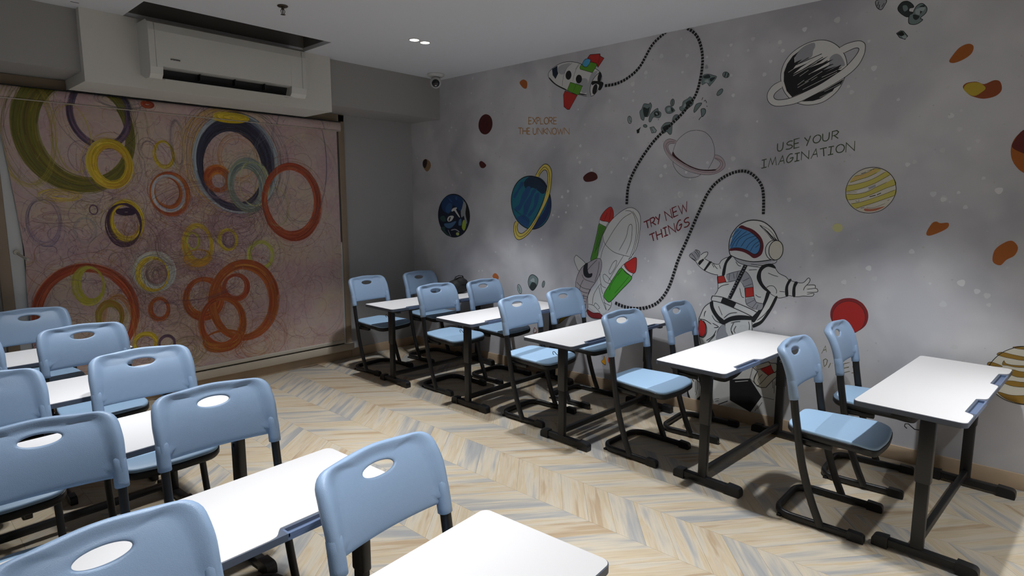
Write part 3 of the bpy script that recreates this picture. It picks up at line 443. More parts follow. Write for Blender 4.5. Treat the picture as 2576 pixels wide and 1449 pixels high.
# ------------------------------------------------------------------ mural: flat paint on the wall, one mesh per motif
MURAL = json.loads('''{"motifs":[["mural_spaceship","painted white capsule spaceship with red and green fins near the ceiling",[["f","red",0,0,[[3072,2809],[3049,2830],[2949,2821],[2946,2802],[2909,2780],[2967,2717],[2982,2742],[3045,2766]]],["c","k",43,0,[[3072,2809],[3049,2830],[2949,2821],[2946,2802],[2909,2780],[2967,2717],[2982,2742],[3045,2766]]],["l","k",25,1,[[2949,2814],[2964,2750]]],["f","wht",0,1,[[3494,2727],[3481,2757],[3424,2788],[3357,2807],[3271,2808],[3182,2787],[3124,2763],[3033,2727],[2981,2704],[2953,2682],[2934,2661],[2928,2616],[2959,2545],[3000,2502],[3033,2494],[3075,2497],[3158,2522],[3288,2572],[3406,2632],[3475,2689]]],["c","k",42,1,[[3494,2727],[3481,2757],[3424,2788],[3357,2807],[3271,2808],[3182,2787],[3124,2763],[3033,2727],[2981,2704],[2953,2682],[2934,2661],[2928,2616],[2959,2545],[3000,2502],[3033,2494],[3075,2497],[3158,2522],[3288,2572],[3406,2632],[3475,2689]]],["f","lgr",0,1,[[3382,2778],[3332,2794],[3251,2793],[3291,2761],[3320,2715],[3356,2716],[3387,2744]]],["f","lgr",0,1,[[3126,2650],[3068,2627],[3081,2530],[3134,2540],[3120,2584],[3189,2616]]],["f","lgr",0,1,[[3022,2681],[2967,2688],[3026,2614],[3043,2548],[3035,2494],[3078,2499],[3068,2589],[3045,2654]]],["f","navy",0,0,[[3452,2773],[3393,2793],[3391,2748],[3382,2727],[3412,2684],[3444,2720]]],["l","k",27,1,[[3232,2792],[3291,2757],[3325,2692],[3337,2612]]],["l","k",26,1,[[3148,2772],[3186,2738],[3212,2684],[3224,2640]]],["l","k",26,1,[[3163,2774],[3198,2732]]],["l","k",84,1,[[3486,2706],[3406,2636],[3288,2576]]],["l","k",114,0,[[3158,2530],[3119,2519],[3078,2509]]],["f","blk",0,1,[[3239,2689],[3241,2681],[3244,2674],[3248,2668],[3254,2663],[3260,2660],[3267,2658],[3274,2659],[3281,2662],[3287,2666],[3293,2671],[3297,2678],[3300,2686],[3301,2694],[3301,2703],[3299,2711],[3296,2718],[3291,2724],[3286,2729],[3279,2732],[3272,2734],[3265,2733],[3258,2731],[3252,2726],[3247,2721],[3243,2714],[3240,2706],[3239,2698]]],["f","blk",0,1,[[3127,2644],[3129,2636],[3132,2629],[3136,2623],[3141,2619],[3148,
2616],[3155,2614],[3162,2615],[3169,2617],[3176,2621],[3182,2626],[3186,2633],[3190,2640],[3191,2648],[3192,2656],[3190,2663],[3187,2670],[3183,2676],[3178,2680],[3171,2684],[3164,2685],[3157,2684],[3150,2682],[3143,2678],[3138,2673],[3133,2666],[3130,2659],[3128,2651]]],["f","grn",0,0,[[3249,2635],[3120,2588],[3153,2524],[3178,2522],[3283,2572]]],["c","k",36,0,[[3249,2635],[3120,2588],[3153,2524],[3178,2522],[3283,2572]]],["l","k",22,1,[[3189,2608],[3213,2561]]],["f","red",0,0,[[3306,2571],[3173,2520],[3255,2409],[3278,2411],[3316,2439],[3323,2540]]],["c","k",36,0,[[3306,2571],[3173,2520],[3255,2409],[3278,2411],[3316,2439],[3323,2540]]],["f","grn",0,0,[[3152,2744],[3138,2765],[3038,2769],[2987,2753],[2975,2737],[3022,2682],[3147,2728]]],["c","k",35,0,[[3152,2744],[3138,2765],[3038,2769],[2987,2753],[2975,2737],[3022,2682],[3147,2728]]],["f","cya",0,1,[[3084,2802],[3046,2792],[3048,2766],[3076,2739],[3104,2741],[3126,2763],[3110,2791]]],["c","k",39,1,[[3084,2802],[3046,2792],[3048,2766],[3076,2739],[3104,2741],[3126,2763],[3110,2791]]],["l","k",50,1,[[2943,2679],[2994,2647],[3030,2599],[3043,2548],[3033,2498]]],["f","blk",0,1,[[2932,2629],[2934,2620],[2936,2612],[2940,2605],[2943,2600],[2947,2596],[2951,2594],[2955,2594],[2959,2596],[2962,2599],[2965,2605],[2967,2612],[2968,2620],[2968,2629],[2967,2638],[2965,2646],[2962,2654],[2959,2661],[2955,2667],[2951,2671],[2947,2673],[2943,2673],[2939,2671],[2936,2667],[2934,2661],[2932,2654],[2931,2646],[2931,2638]]],["c","k",25,1,[[2932,2629],[2934,2620],[2936,2612],[2940,2605],[2943,2600],[2947,2596],[2951,2594],[2955,2594],[2959,2596],[2962,2599],[2965,2605],[2967,2612],[2968,2620],[2968,2629],[2967,2638],[2965,2646],[2962,2654],[2959,2661],[2955,2667],[2951,2671],[2947,2673],[2943,2673],[2939,2671],[2936,2667],[2934,2661],[2932,2654],[2931,2646],[2931,2638]]],["f","blk",0,1,[[2973,2539],[2976,2531],[2980,2523],[2985,2517],[2990,2512],[2995,2508],[3000,2507],[3005,2507],[3010,2510],[3013,2514],[3016,2520],[3017,2527],
[3017,2535],[3016,2544],[3014,2552],[3011,2561],[3007,2569],[3003,2575],[2998,2580],[2992,2583],[2987,2585],[2982,2584],[2978,2582],[2974,2578],[2972,2572],[2970,2565],[2970,2557],[2971,2548]]],["c","k",25,1,[[2973,2539],[2976,2531],[2980,2523],[2985,2517],[2990,2512],[2995,2508],[3000,2507],[3005,2507],[3010,2510],[3013,2514],[3016,2520],[3017,2527],[3017,2535],[3016,2544],[3014,2552],[3011,2561],[3007,2569],[3003,2575],[2998,2580],[2992,2583],[2987,2585],[2982,2584],[2978,2582],[2974,2578],[2972,2572],[2970,2565],[2970,2557],[2971,2548]]],["f","blk",0,1,[[3028,2606],[2998,2612],[2918,2592],[2916,2562],[2940,2532],[2959,2542],[2952,2574],[2988,2590],[3020,2583]]],["c","k",26,1,[[3028,2606],[2998,2612],[2918,2592],[2916,2562],[2940,2532],[2959,2542],[2952,2574],[2988,2590],[3020,2583]]]]],["mural_trail","painted dotted black trail looping from the capsule spaceship to the shuttle",[["l","k",230,0,[[2894,2560],[2872,2560]]],["l","k",229,0,[[2863,2560],[2841,2559]]],["l","k",227,0,[[2833,2559],[2811,2560]]],["l","k",226,0,[[2803,2560],[2782,2563]]],["l","k",224,0,[[2774,2564],[2754,2568]]],["l","k",223,0,[[2746,2570],[2727,2575]]],["l","k",222,0,[[2720,2577],[2701,2583]]],["l","k",221,0,[[2694,2586],[2677,2594]]],["l","k",219,0,[[2670,2597],[2654,2605]]],["l","k",218,0,[[2647,2608],[2631,2617]]],["l","k",217,0,[[2625,2620],[2610,2630]]],["l","k",216,0,[[2605,2634],[2591,2645]]],["l","k",215,0,[[2586,2649],[2573,2661]]],["l","k",214,0,[[2569,2666],[2558,2679]]],["l","k",213,0,[[2554,2684],[2544,2697]]],["l","k",213,0,[[2541,2703],[2532,2716]]],["l","k",212,0,[[2528,2722],[2520,2736]]],["l","k",211,0,[[2516,2741],[2507,2755]]],["l","k",211,0,[[2504,2760],[2495,2774]]],["l","k",210,0,[[2491,2779],[2482,2792]]],["l","k",209,0,[[2478,2797],[2467,2809]]],["l","k",208,0,[[2462,2814],[2450,2824]]],["l","k",208,0,[[2445,2828],[2432,2838]]],["l","k",207,0,[[2426,2841],[2412,2850]]],["l","k",206,0,[[2406,2853],[2392,2861]]],["l","k",205,0,[[2386,2864],[2372,2872]]],["l","k",204,
0,[[2366,2875],[2350,2882]]],["l","k",211,0,[[2184,2877],[2167,2866]]],["l","k",210,0,[[2161,2862],[2145,2852]]],["l","k",209,0,[[2140,2847],[2126,2834]]],["l","k",208,0,[[2121,2829],[2109,2814]]],["l","k",207,0,[[2105,2809],[2096,2794]]],["l","k",207,0,[[2092,2788],[2085,2772]]],["l","k",207,0,[[2082,2766],[2076,2750]]],["l","k",206,0,[[2074,2744],[2068,2728]]],["l","k",206,0,[[2067,2721],[2063,2705]]],["l","k",206,0,[[2061,2699],[2058,2683]]],["l","k",206,0,[[2057,2677],[2055,2661]]],["l","k",206,0,[[2054,2654],[2053,2639]]],["l","k",206,0,[[2052,2632],[2052,2617]]],["l","k",206,0,[[2052,2610],[2053,2595]]],["l","k",206,0,[[2053,2589],[2054,2573]]],["l","k",207,0,[[2055,2567],[2056,2552]]],["l","k",207,0,[[2057,2546],[2059,2531]]],["l","k",207,0,[[2060,2525],[2063,2509]]],["l","k",207,0,[[2064,2504],[2067,2488]]],["l","k",208,0,[[2068,2482],[2071,2467]]],["l","k",208,0,[[2072,2461],[2076,2446]]],["l","k",208,0,[[2078,2441],[2082,2426]]],["l","k",209,0,[[2084,2420],[2090,2406]]],["l","k",209,0,[[2092,2400],[2099,2387]]],["l","k",210,0,[[2102,2382],[2110,2368]]],["l","k",211,0,[[2114,2364],[2123,2351]]],["l","k",211,0,[[2126,2346],[2136,2334]]],["l","k",212,0,[[2140,2329],[2151,2318]]],["l","k",213,0,[[2155,2313],[2166,2301]]],["l","k",214,0,[[2170,2297],[2181,2285]]],["l","k",215,0,[[2185,2281],[2197,2270]]],["l","k",216,0,[[2202,2266],[2214,2255]]],["l","k",217,0,[[2219,2251],[2232,2241]]],["l","k",218,0,[[2237,2237],[2250,2226]]],["l","k",219,0,[[2255,2222],[2268,2212]]],["l","k",220,0,[[2273,2208],[2286,2198]]],["l","k",221,0,[[2292,2194],[2305,2184]]],["l","k",222,0,[[2310,2180],[2324,2169]]],["l","k",223,0,[[2329,2165],[2343,2155]]],["l","k",224,0,[[2348,2151],[2362,2141]]],["l","k",225,0,[[2368,2137],[2381,2126]]],["l","k",226,0,[[2386,2122],[2400,2110]]],["l","k",227,0,[[2405,2106],[2417,2094]]],["l","k",228,0,[[2422,2090],[2434,2077]]],["l","k",229,0,[[2439,2072],[2451,2060]]],["l","k",230,0,[[2456,2054],[2467,2041]]],["l","k",231,0,[[2471,2036],[2482,
2023]]],["l","k",231,0,[[2487,2017],[2498,2004]]],["l","k",232,0,[[2502,1998],[2513,1984]]],["l","k",233,0,[[2517,1979],[2528,1965]]],["l","k",234,0,[[2532,1959],[2542,1945]]],["l","k",235,0,[[2546,1939],[2557,1925]]],["l","k",236,0,[[2561,1919],[2570,1904]]],["l","k",237,0,[[2574,1898],[2584,1883]]],["l","k",238,0,[[2588,1877],[2597,1862]]],["l","k",239,0,[[2600,1856],[2608,1840]]],["l","k",239,0,[[2612,1834],[2620,1818]]],["l","k",240,0,[[2623,1811],[2630,1795]]],["l","k",241,0,[[2632,1788],[2638,1771]]],["l","k",241,0,[[2641,1764],[2646,1747]]],["l","k",242,0,[[2647,1740],[2651,1723]]],["l","k",242,0,[[2652,1716],[2654,1698]]],["l","k",243,0,[[2654,1691],[2656,1673]]],["l","k",243,0,[[2656,1666],[2657,1647]]],["l","k",243,0,[[2657,1640],[2658,1622]]],["l","k",244,0,[[2658,1615],[2658,1597]]]]],["mural_trail","painted dotted black trail curving from the shuttle up to the astronaut",[["l","k",275,0,[[2747,773],[2727,766]]],["l","k",274,0,[[2719,764],[2699,758]]],["l","k",273,0,[[2690,756],[2670,752]]],["l","k",271,0,[[2662,750],[2641,748]]],["l","k",269,0,[[2632,747],[2612,745]]],["l","k",268,0,[[2603,745],[2582,745]]],["l","k",266,0,[[2573,745],[2553,746]]],["l","k",265,0,[[2544,747],[2523,749]]],["l","k",263,0,[[2515,751],[2494,754]]],["l","k",261,0,[[2486,756],[2466,761]]],["l","k",260,0,[[2458,763],[2438,770]]],["l","k",258,0,[[2430,773],[2412,781]]],["l","k",257,0,[[2404,785],[2386,794]]],["l","k",255,0,[[2379,798],[2362,809]]],["l","k",254,0,[[2356,814],[2341,827]]],["l","k",252,0,[[2335,833],[2322,847]]],["l","k",251,0,[[2317,853],[2305,868]]],["l","k",250,0,[[2300,875],[2290,890]]],["l","k",249,0,[[2285,897],[2276,913]]],["l","k",248,0,[[2272,920],[2264,936]]],["l","k",247,0,[[2260,943],[2253,959]]],["l","k",246,0,[[2250,966],[2244,983]]],["l","k",245,0,[[2241,990],[2236,1007]]],["l","k",245,0,[[2233,1014],[2228,1031]]],["l","k",244,0,[[2226,1038],[2221,1055]]],["l","k",243,0,[[2219,1062],[2214,1079]]],["l","k",243,0,[[2212,1086],[2207,1103]]],["l","k",242,
0,[[2205,1110],[2200,1127]]],["l","k",242,0,[[2198,1134],[2193,1151]]],["l","k",241,0,[[2190,1158],[2184,1174]]],["l","k",240,0,[[2182,1181],[2176,1197]]],["l","k",239,0,[[2173,1204],[2166,1220]]],["l","k",239,0,[[2164,1227],[2157,1242]]],["l","k",238,0,[[2154,1249],[2147,1265]]],["l","k",237,0,[[2144,1272],[2137,1287]]],["l","k",236,0,[[2134,1294],[2127,1310]]],["l","k",236,0,[[2125,1316],[2118,1332]]],["l","k",235,0,[[2115,1338],[2109,1354]]],["l","k",234,0,[[2106,1361],[2100,1376]]],["l","k",234,0,[[2097,1383],[2091,1398]]],["l","k",233,0,[[2088,1405],[2082,1420]]],["l","k",232,0,[[2079,1427],[2073,1442]]],["l","k",232,0,[[2070,1449],[2064,1464]]],["l","k",231,0,[[2061,1470],[2055,1486]]],["l","k",230,0,[[2052,1492],[2046,1507]]],["l","k",230,0,[[2043,1514],[2037,1529]]],["l","k",229,0,[[2034,1535],[2027,1550]]],["l","k",228,0,[[2025,1556],[2018,1571]]],["l","k",228,0,[[2015,1578],[2009,1592]]],["l","k",227,0,[[2006,1599],[2000,1613]]],["l","k",226,0,[[1997,1620],[1990,1634]]],["l","k",225,0,[[1988,1640],[1981,1655]]],["l","k",225,0,[[1978,1661],[1970,1675]]],["l","k",224,0,[[1966,1681],[1958,1694]]],["l","k",223,0,[[1954,1700],[1945,1712]]],["l","k",222,0,[[1941,1718],[1930,1730]]],["l","k",221,0,[[1926,1734],[1914,1745]]],["l","k",221,0,[[1909,1750],[1897,1760]]],["l","k",220,0,[[1892,1764],[1879,1773]]],["l","k",219,0,[[1874,1777],[1861,1786]]],["l","k",217,0,[[1855,1789],[1842,1796]]],["l","k",216,0,[[1836,1800],[1822,1806]]],["l","k",215,0,[[1815,1809],[1801,1814]]],["l","k",214,0,[[1795,1817],[1780,1821]]],["l","k",213,0,[[1773,1823],[1758,1826]]],["l","k",212,0,[[1752,1827],[1736,1829]]],["l","k",211,0,[[1730,1829],[1714,1829]]],["l","k",210,0,[[1707,1828],[1692,1825]]],["l","k",209,0,[[1685,1823],[1671,1816]]],["l","k",208,0,[[1665,1813],[1651,1805]]],["l","k",207,0,[[1646,1801],[1633,1791]]],["l","k",206,0,[[1628,1786],[1617,1775]]],["l","k",206,0,[[1613,1770],[1603,1758]]],["l","k",205,0,[[1598,1753],[1589,1740]]],["l","k",205,0,[[1586,1734],[1579,
1720]]],["l","k",204,0,[[1576,1714],[1572,1700]]],["l","k",204,0,[[1570,1694],[1567,1679]]],["l","k",204,0,[[1566,1672],[1564,1657]]],["l","k",204,0,[[1563,1651],[1562,1636]]],["l","k",204,0,[[1561,1629],[1560,1614]]],["l","k",205,0,[[1560,1608],[1559,1592]]],["l","k",205,0,[[1559,1586],[1558,1571]]],["l","k",205,0,[[1558,1564],[1558,1549]]],["l","k",205,0,[[1558,1543],[1557,1528]]]]],["mural_asteroid_field","painted cluster of grey green asteroids above the outlined planet",[["f","rok",0,1,[[2538,2359],[2524,2378],[2485,2370],[2471,2379],[2458,2355],[2469,2318],[2478,2290],[2492,2275],[2516,2277],[2525,2251],[2550,2268],[2562,2320],[2547,2337]]],["c","k",32,1,[[2538,2359],[2524,2378],[2485,2370],[2471,2379],[2458,2355],[2469,2318],[2478,2290],[2492,2275],[2516,2277],[2525,2251],[2550,2268],[2562,2320],[2547,2337]]],["f","rok",0,1,[[2445,2312],[2406,2331],[2398,2311],[2376,2293],[2380,2264],[2400,2258],[2439,2268],[2462,2235],[2478,2240],[2473,2282]]],["c","k",31,1,[[2445,2312],[2406,2331],[2398,2311],[2376,2293],[2380,2264],[2400,2258],[2439,2268],[2462,2235],[2478,2240],[2473,2282]]],["f","rok",0,1,[[2342,2318],[2329,2335],[2297,2336],[2264,2306],[2263,2294],[2295,2281],[2327,2288]]],["c","k",31,1,[[2342,2318],[2329,2335],[2297,2336],[2264,2306],[2263,2294],[2295,2281],[2327,2288]]],["f","rok",0,1,[[2220,2321],[2202,2327],[2194,2358],[2160,2374],[2139,2386],[2116,2362],[2115,2330],[2144,2309],[2174,2293],[2205,2290],[2221,2306]]],["c","k",30,1,[[2220,2321],[2202,2327],[2194,2358],[2160,2374],[2139,2386],[2116,2362],[2115,2330],[2144,2309],[2174,2293],[2205,2290],[2221,2306]]],["f","rok",0,1,[[2046,2524],[2009,2530],[1967,2515],[1942,2502],[1957,2477],[1977,2457],[1993,2444],[2015,2470],[2048,2460],[2053,2482]]],["c","k",28,1,[[2046,2524],[2009,2530],[1967,2515],[1942,2502],[1957,2477],[1977,2457],[1993,2444],[2015,2470],[2048,2460],[2053,2482]]],["f","rok",0,1,[[2365,2189],[2334,2215],[2288,2213],[2278,2190],[2280,2133],[2298,2126],[2322,2148],[2349,2138],[2369,
2169]]],["c","k",31,1,[[2365,2189],[2334,2215],[2288,2213],[2278,2190],[2280,2133],[2298,2126],[2322,2148],[2349,2138],[2369,2169]]],["f","rok",0,1,[[2271,2254],[2249,2268],[2222,2257],[2229,2230],[2257,2236],[2279,2218]]],["c","k",30,1,[[2271,2254],[2249,2268],[2222,2257],[2229,2230],[2257,2236],[2279,2218]]],["f","rkd",0,1,[[2533,2350],[2494,2338],[2475,2348],[2492,2283],[2521,2282]]],["f","rkd",0,1,[[2435,2303],[2402,2308],[2387,2282],[2425,2273]]],["f","rkd",0,1,[[2042,2519],[2001,2525],[1991,2501],[2033,2503]]],["f","rkd",0,1,[[1991,2497],[1950,2499],[1982,2473]]],["f","rkd",0,1,[[2360,2180],[2324,2198],[2300,2188],[2331,2158]]],["f","rkd",0,1,[[2176,2340],[2146,2361],[2133,2348],[2170,2300]]],["f","rkd",0,1,[[2292,2325],[2268,2302],[2286,2292]]],["f","rkl",0,1,[[2032,2487],[2007,2492],[1998,2467],[2027,2475]]],["f","rkl",0,1,[[2324,2320],[2301,2326],[2296,2305],[2318,2299]]],["f","rkl",0,1,[[2426,2298],[2407,2296],[2406,2279]]],["f","rkl",0,1,[[2193,2314],[2176,2344],[2171,2320]]],["f","rok",0,1,[[2266,2356],[2267,2351],[2269,2346],[2271,2341],[2274,2338],[2278,2335],[2281,2334],[2285,2334],[2288,2336],[2292,2339],[2294,2342],[2296,2347],[2298,2352],[2298,2358],[2298,2364],[2297,2369],[2295,2374],[2292,2379],[2289,2382],[2286,2385],[2282,2386],[2279,2386],[2275,2384],[2272,2381],[2270,2378],[2268,2373],[2266,2368],[2266,2362]]],["c","k",34,1,[[2266,2356],[2267,2351],[2269,2346],[2271,2341],[2274,2338],[2278,2335],[2281,2334],[2285,2334],[2288,2336],[2292,2339],[2294,2342],[2296,2347],[2298,2352],[2298,2358],[2298,2364],[2297,2369],[2295,2374],[2292,2379],[2289,2382],[2286,2385],[2282,2386],[2279,2386],[2275,2384],[2272,2381],[2270,2378],[2268,2373],[2266,2368],[2266,2362]]],["l","k",26,1,[[2283,2380],[2279,2336]]],["f","rkl",0,1,[[2635,2267],[2634,2260],[2634,2254],[2636,2248],[2638,2244],[2640,2240],[2644,2238],[2648,2238],[2652,2238],[2656,2240],[2660,2244],[2663,2248],[2666,2254],[2668,2260],[2670,2267],[2670,2273],[2670,2280],[2669,2285],[2667,2290],[2664,
2293],[2660,2295],[2657,2296],[2653,2295],[2648,2293],[2645,2290],[2641,2285],[2638,2279],[2636,2273]]],["c","k",42,1,[[2635,2267],[2634,2260],[2634,2254],[2636,2248],[2638,2244],[2640,2240],[2644,2238],[2648,2238],[2652,2238],[2656,2240],[2660,2244],[2663,2248],[2666,2254],[2668,2260],[2670,2267],[2670,2273],[2670,2280],[2669,2285],[2667,2290],[2664,2293],[2660,2295],[2657,2296],[2653,2295],[2648,2293],[2645,2290],[2641,2285],[2638,2279],[2636,2273]]],["l","k",33,1,[[2658,2295],[2649,2260],[2636,2250]]],["f","rok",0,1,[[1851,2495],[1853,2491],[1856,2488],[1860,2486],[1864,2485],[1869,2485],[1875,2486],[1880,2488],[1885,2491],[1889,2494],[1893,2499],[1896,2503],[1897,2508],[1898,2512],[1897,2516],[1895,2520],[1892,2523],[1888,2525],[1883,2526],[1878,2526],[1873,2525],[1867,2523],[1862,2520],[1858,2516],[1854,2512],[1852,2508],[1850,2503],[1850,2499]]],["c","k",35,1,[[1851,2495],[1853,2491],[1856,2488],[1860,2486],[1864,2485],[1869,2485],[1875,2486],[1880,2488],[1885,2491],[1889,2494],[1893,2499],[1896,2503],[1897,2508],[1898,2512],[1897,2516],[1895,2520],[1892,2523],[1888,2525],[1883,2526],[1878,2526],[1873,2525],[1867,2523],[1862,2520],[1858,2516],[1854,2512],[1852,2508],[1850,2503],[1850,2499]]],["l","k",63,1,[[1874,2522],[1883,2494]]],["l","k",55,1,[[1856,2516],[1863,2487]]],["f","rok",0,1,[[1901,2381],[1905,2377],[1910,2374],[1915,2371],[1920,2370],[1924,2369],[1928,2370],[1931,2371],[1933,2374],[1934,2378],[1934,2382],[1933,2386],[1931,2391],[1928,2396],[1924,2401],[1919,2405],[1914,2408],[1910,2411],[1905,2412],[1900,2413],[1897,2412],[1894,2410],[1892,2408],[1891,2404],[1891,2400],[1892,2395],[1894,2390],[1897,2386]]],["c","k",36,1,[[1901,2381],[1905,2377],[1910,2374],[1915,2371],[1920,2370],[1924,2369],[1928,2370],[1931,2371],[1933,2374],[1934,2378],[1934,2382],[1933,2386],[1931,2391],[1928,2396],[1924,2401],[1919,2405],[1914,2408],[1910,2411],[1905,2412],[1900,2413],[1897,2412],[1894,2410],[1892,2408],[1891,2404],[1891,2400],[1892,2395],[1894,2390],[1897,
2386]]],["f","rok",0,1,[[2493,2201],[2494,2199],[2496,2197],[2498,2196],[2502,2195],[2505,2195],[2509,2196],[2513,2196],[2516,2198],[2520,2200],[2523,2202],[2525,2204],[2527,2207],[2527,2210],[2527,2212],[2526,2214],[2524,2216],[2521,2217],[2518,2218],[2515,2218],[2511,2218],[2507,2217],[2503,2216],[2500,2214],[2497,2211],[2495,2209],[2493,2206],[2492,2204]]],["c","k",36,1,[[2493,2201],[2494,2199],[2496,2197],[2498,2196],[2502,2195],[2505,2195],[2509,2196],[2513,2196],[2516,2198],[2520,2200],[2523,2202],[2525,2204],[2527,2207],[2527,2210],[2527,2212],[2526,2214],[2524,2216],[2521,2217],[2518,2218],[2515,2218],[2511,2218],[2507,2217],[2503,2216],[2500,2214],[2497,2211],[2495,2209],[2493,2206],[2492,2204]]],["f","rkl",0,0,[[2467,2191],[2436,2195],[2409,2164],[2416,2150],[2449,2148]]],["c","k",41,0,[[2467,2191],[2436,2195],[2409,2164],[2416,2150],[2449,2148]]],["l","k",32,1,[[2455,2188],[2435,2153]]],["f","gry",0,1,[[2021,2598],[2007,2575],[2021,2567],[2034,2578]]],["f","blk",0,0,[[2587,2182],[2567,2189],[2548,2202],[2562,2176],[2561,2159],[2581,2154]]],["l","k",44,1,[[2396,2249],[2396,2241]]],["f","rok",0,1,[[2106,2286],[2089,2327],[2046,2330],[2066,2301],[2099,2269]]],["c","k",33,1,[[2106,2286],[2089,2327],[2046,2330],[2066,2301],[2099,2269]]],["f","rok",0,1,[[2048,2288],[2019,2285],[2015,2257],[2038,2232],[2047,2260]]],["c","k",41,1,[[2048,2288],[2019,2285],[2015,2257],[2038,2232],[2047,2260]]],["l","k",41,1,[[2047,2352],[2039,2370]]],["l","k",41,1,[[2030,2340],[2019,2347],[2008,2326]]],["l","k",49,1,[[2007,2307],[2003,2300]]],["l","k",49,1,[[2042,2236],[2060,2218],[2062,2211]]]]],["mural_planet","painted planet in thin black outline with a pale tilted ring",[["l","k",28,1,[[2082,2141],[2017,2123],[1967,2078],[1940,2020],[1932,1967],[1938,1923],[1976,1851]]],["l","k",28,1,[[2082,2141],[2140,2135],[2192,2109],[2234,2070],[2259,2010],[2263,1967]]],["l","k",29,1,[[2262,1921],[2251,1883],[2215,1836],[2166,1803],[2112,1794],[2060,1800],[2029,1816]]],["f","pnk",0,1,
[[2268,1968],[2212,1928],[2143,1885],[2069,1855],[1982,1842],[1922,1846],[1889,1871],[1884,1897],[1926,1926],[1927,1952],[1889,1932],[1854,1896],[1849,1869],[1872,1838],[1921,1816],[1984,1811],[2061,1821],[2142,1857],[2210,1897],[2274,1940],[2317,1986],[2343,2031],[2344,2059],[2321,2085],[2286,2092],[2238,2073],[2247,2055],[2295,2052],[2305,2031],[2290,1996]]],["f","mar",0,1,[[2262,1995],[2240,1963],[2184,1920],[2116,1881],[2043,1855],[1976,1848],[1922,1849],[1922,1840],[1998,1840],[2076,1856],[2156,1895],[2225,1934],[2268,1968]]],["l","k",23,1,[[2238,2075],[2293,2092],[2331,2080],[2345,2046],[2324,1989],[2262,1921],[2162,1858],[2074,1825],[1984,1811],[1918,1818],[1866,1844],[1848,1875],[1864,1917],[1899,1945],[1930,1953]]],["l","k",23,1,[[2248,2066],[2296,2071],[2324,2045],[2303,1994],[2239,1935],[2142,1876],[2056,1842],[1965,1827],[1903,1836],[1871,1867],[1876,1906],[1929,1932]]],["l","k",23,1,[[2247,2055],[2288,2056],[2306,2031],[2275,1974],[2198,1918],[2096,1865],[1979,1844],[1919,1847],[1886,1877],[1891,1903],[1932,1929]]]]],["mural_planet","painted black and white scribbled planet with a wide tilted ring",[["f","wht",0,1,[[1257,2634],[1201,2614],[1155,2578],[1120,2531],[1102,2486],[1096,2445],[1104,2384],[1137,2311],[1194,2261],[1248,2240],[1318,2238],[1377,2257],[1427,2291],[1469,2345],[1492,2412],[1494,2468],[1479,2523],[1444,2573],[1391,2609],[1326,2632]]],["c","k",37,1,[[1257,2634],[1201,2614],[1155,2578],[1120,2531],[1102,2486],[1096,2445],[1104,2384],[1137,2311],[1194,2261],[1248,2240],[1318,2238],[1377,2257],[1427,2291],[1469,2345],[1492,2412],[1494,2468],[1479,2523],[1444,2573],[1391,2609],[1326,2632]]],["f","gry",0,1,[[1299,2624],[1291,2599],[1302,2574],[1307,2541],[1352,2517],[1406,2519],[1409,2557],[1384,2594],[1345,2618]]],["f","gry",0,1,[[1198,2517],[1164,2535],[1132,2513],[1109,2460],[1134,2451],[1206,2448],[1229,2444],[1202,2474]]],["f","blk",0,0,[[1385,2589],[1399,2573],[1415,2548],[1412,2519],[1366,2533],[1405,2498],[1418,2479],[1324,2506],
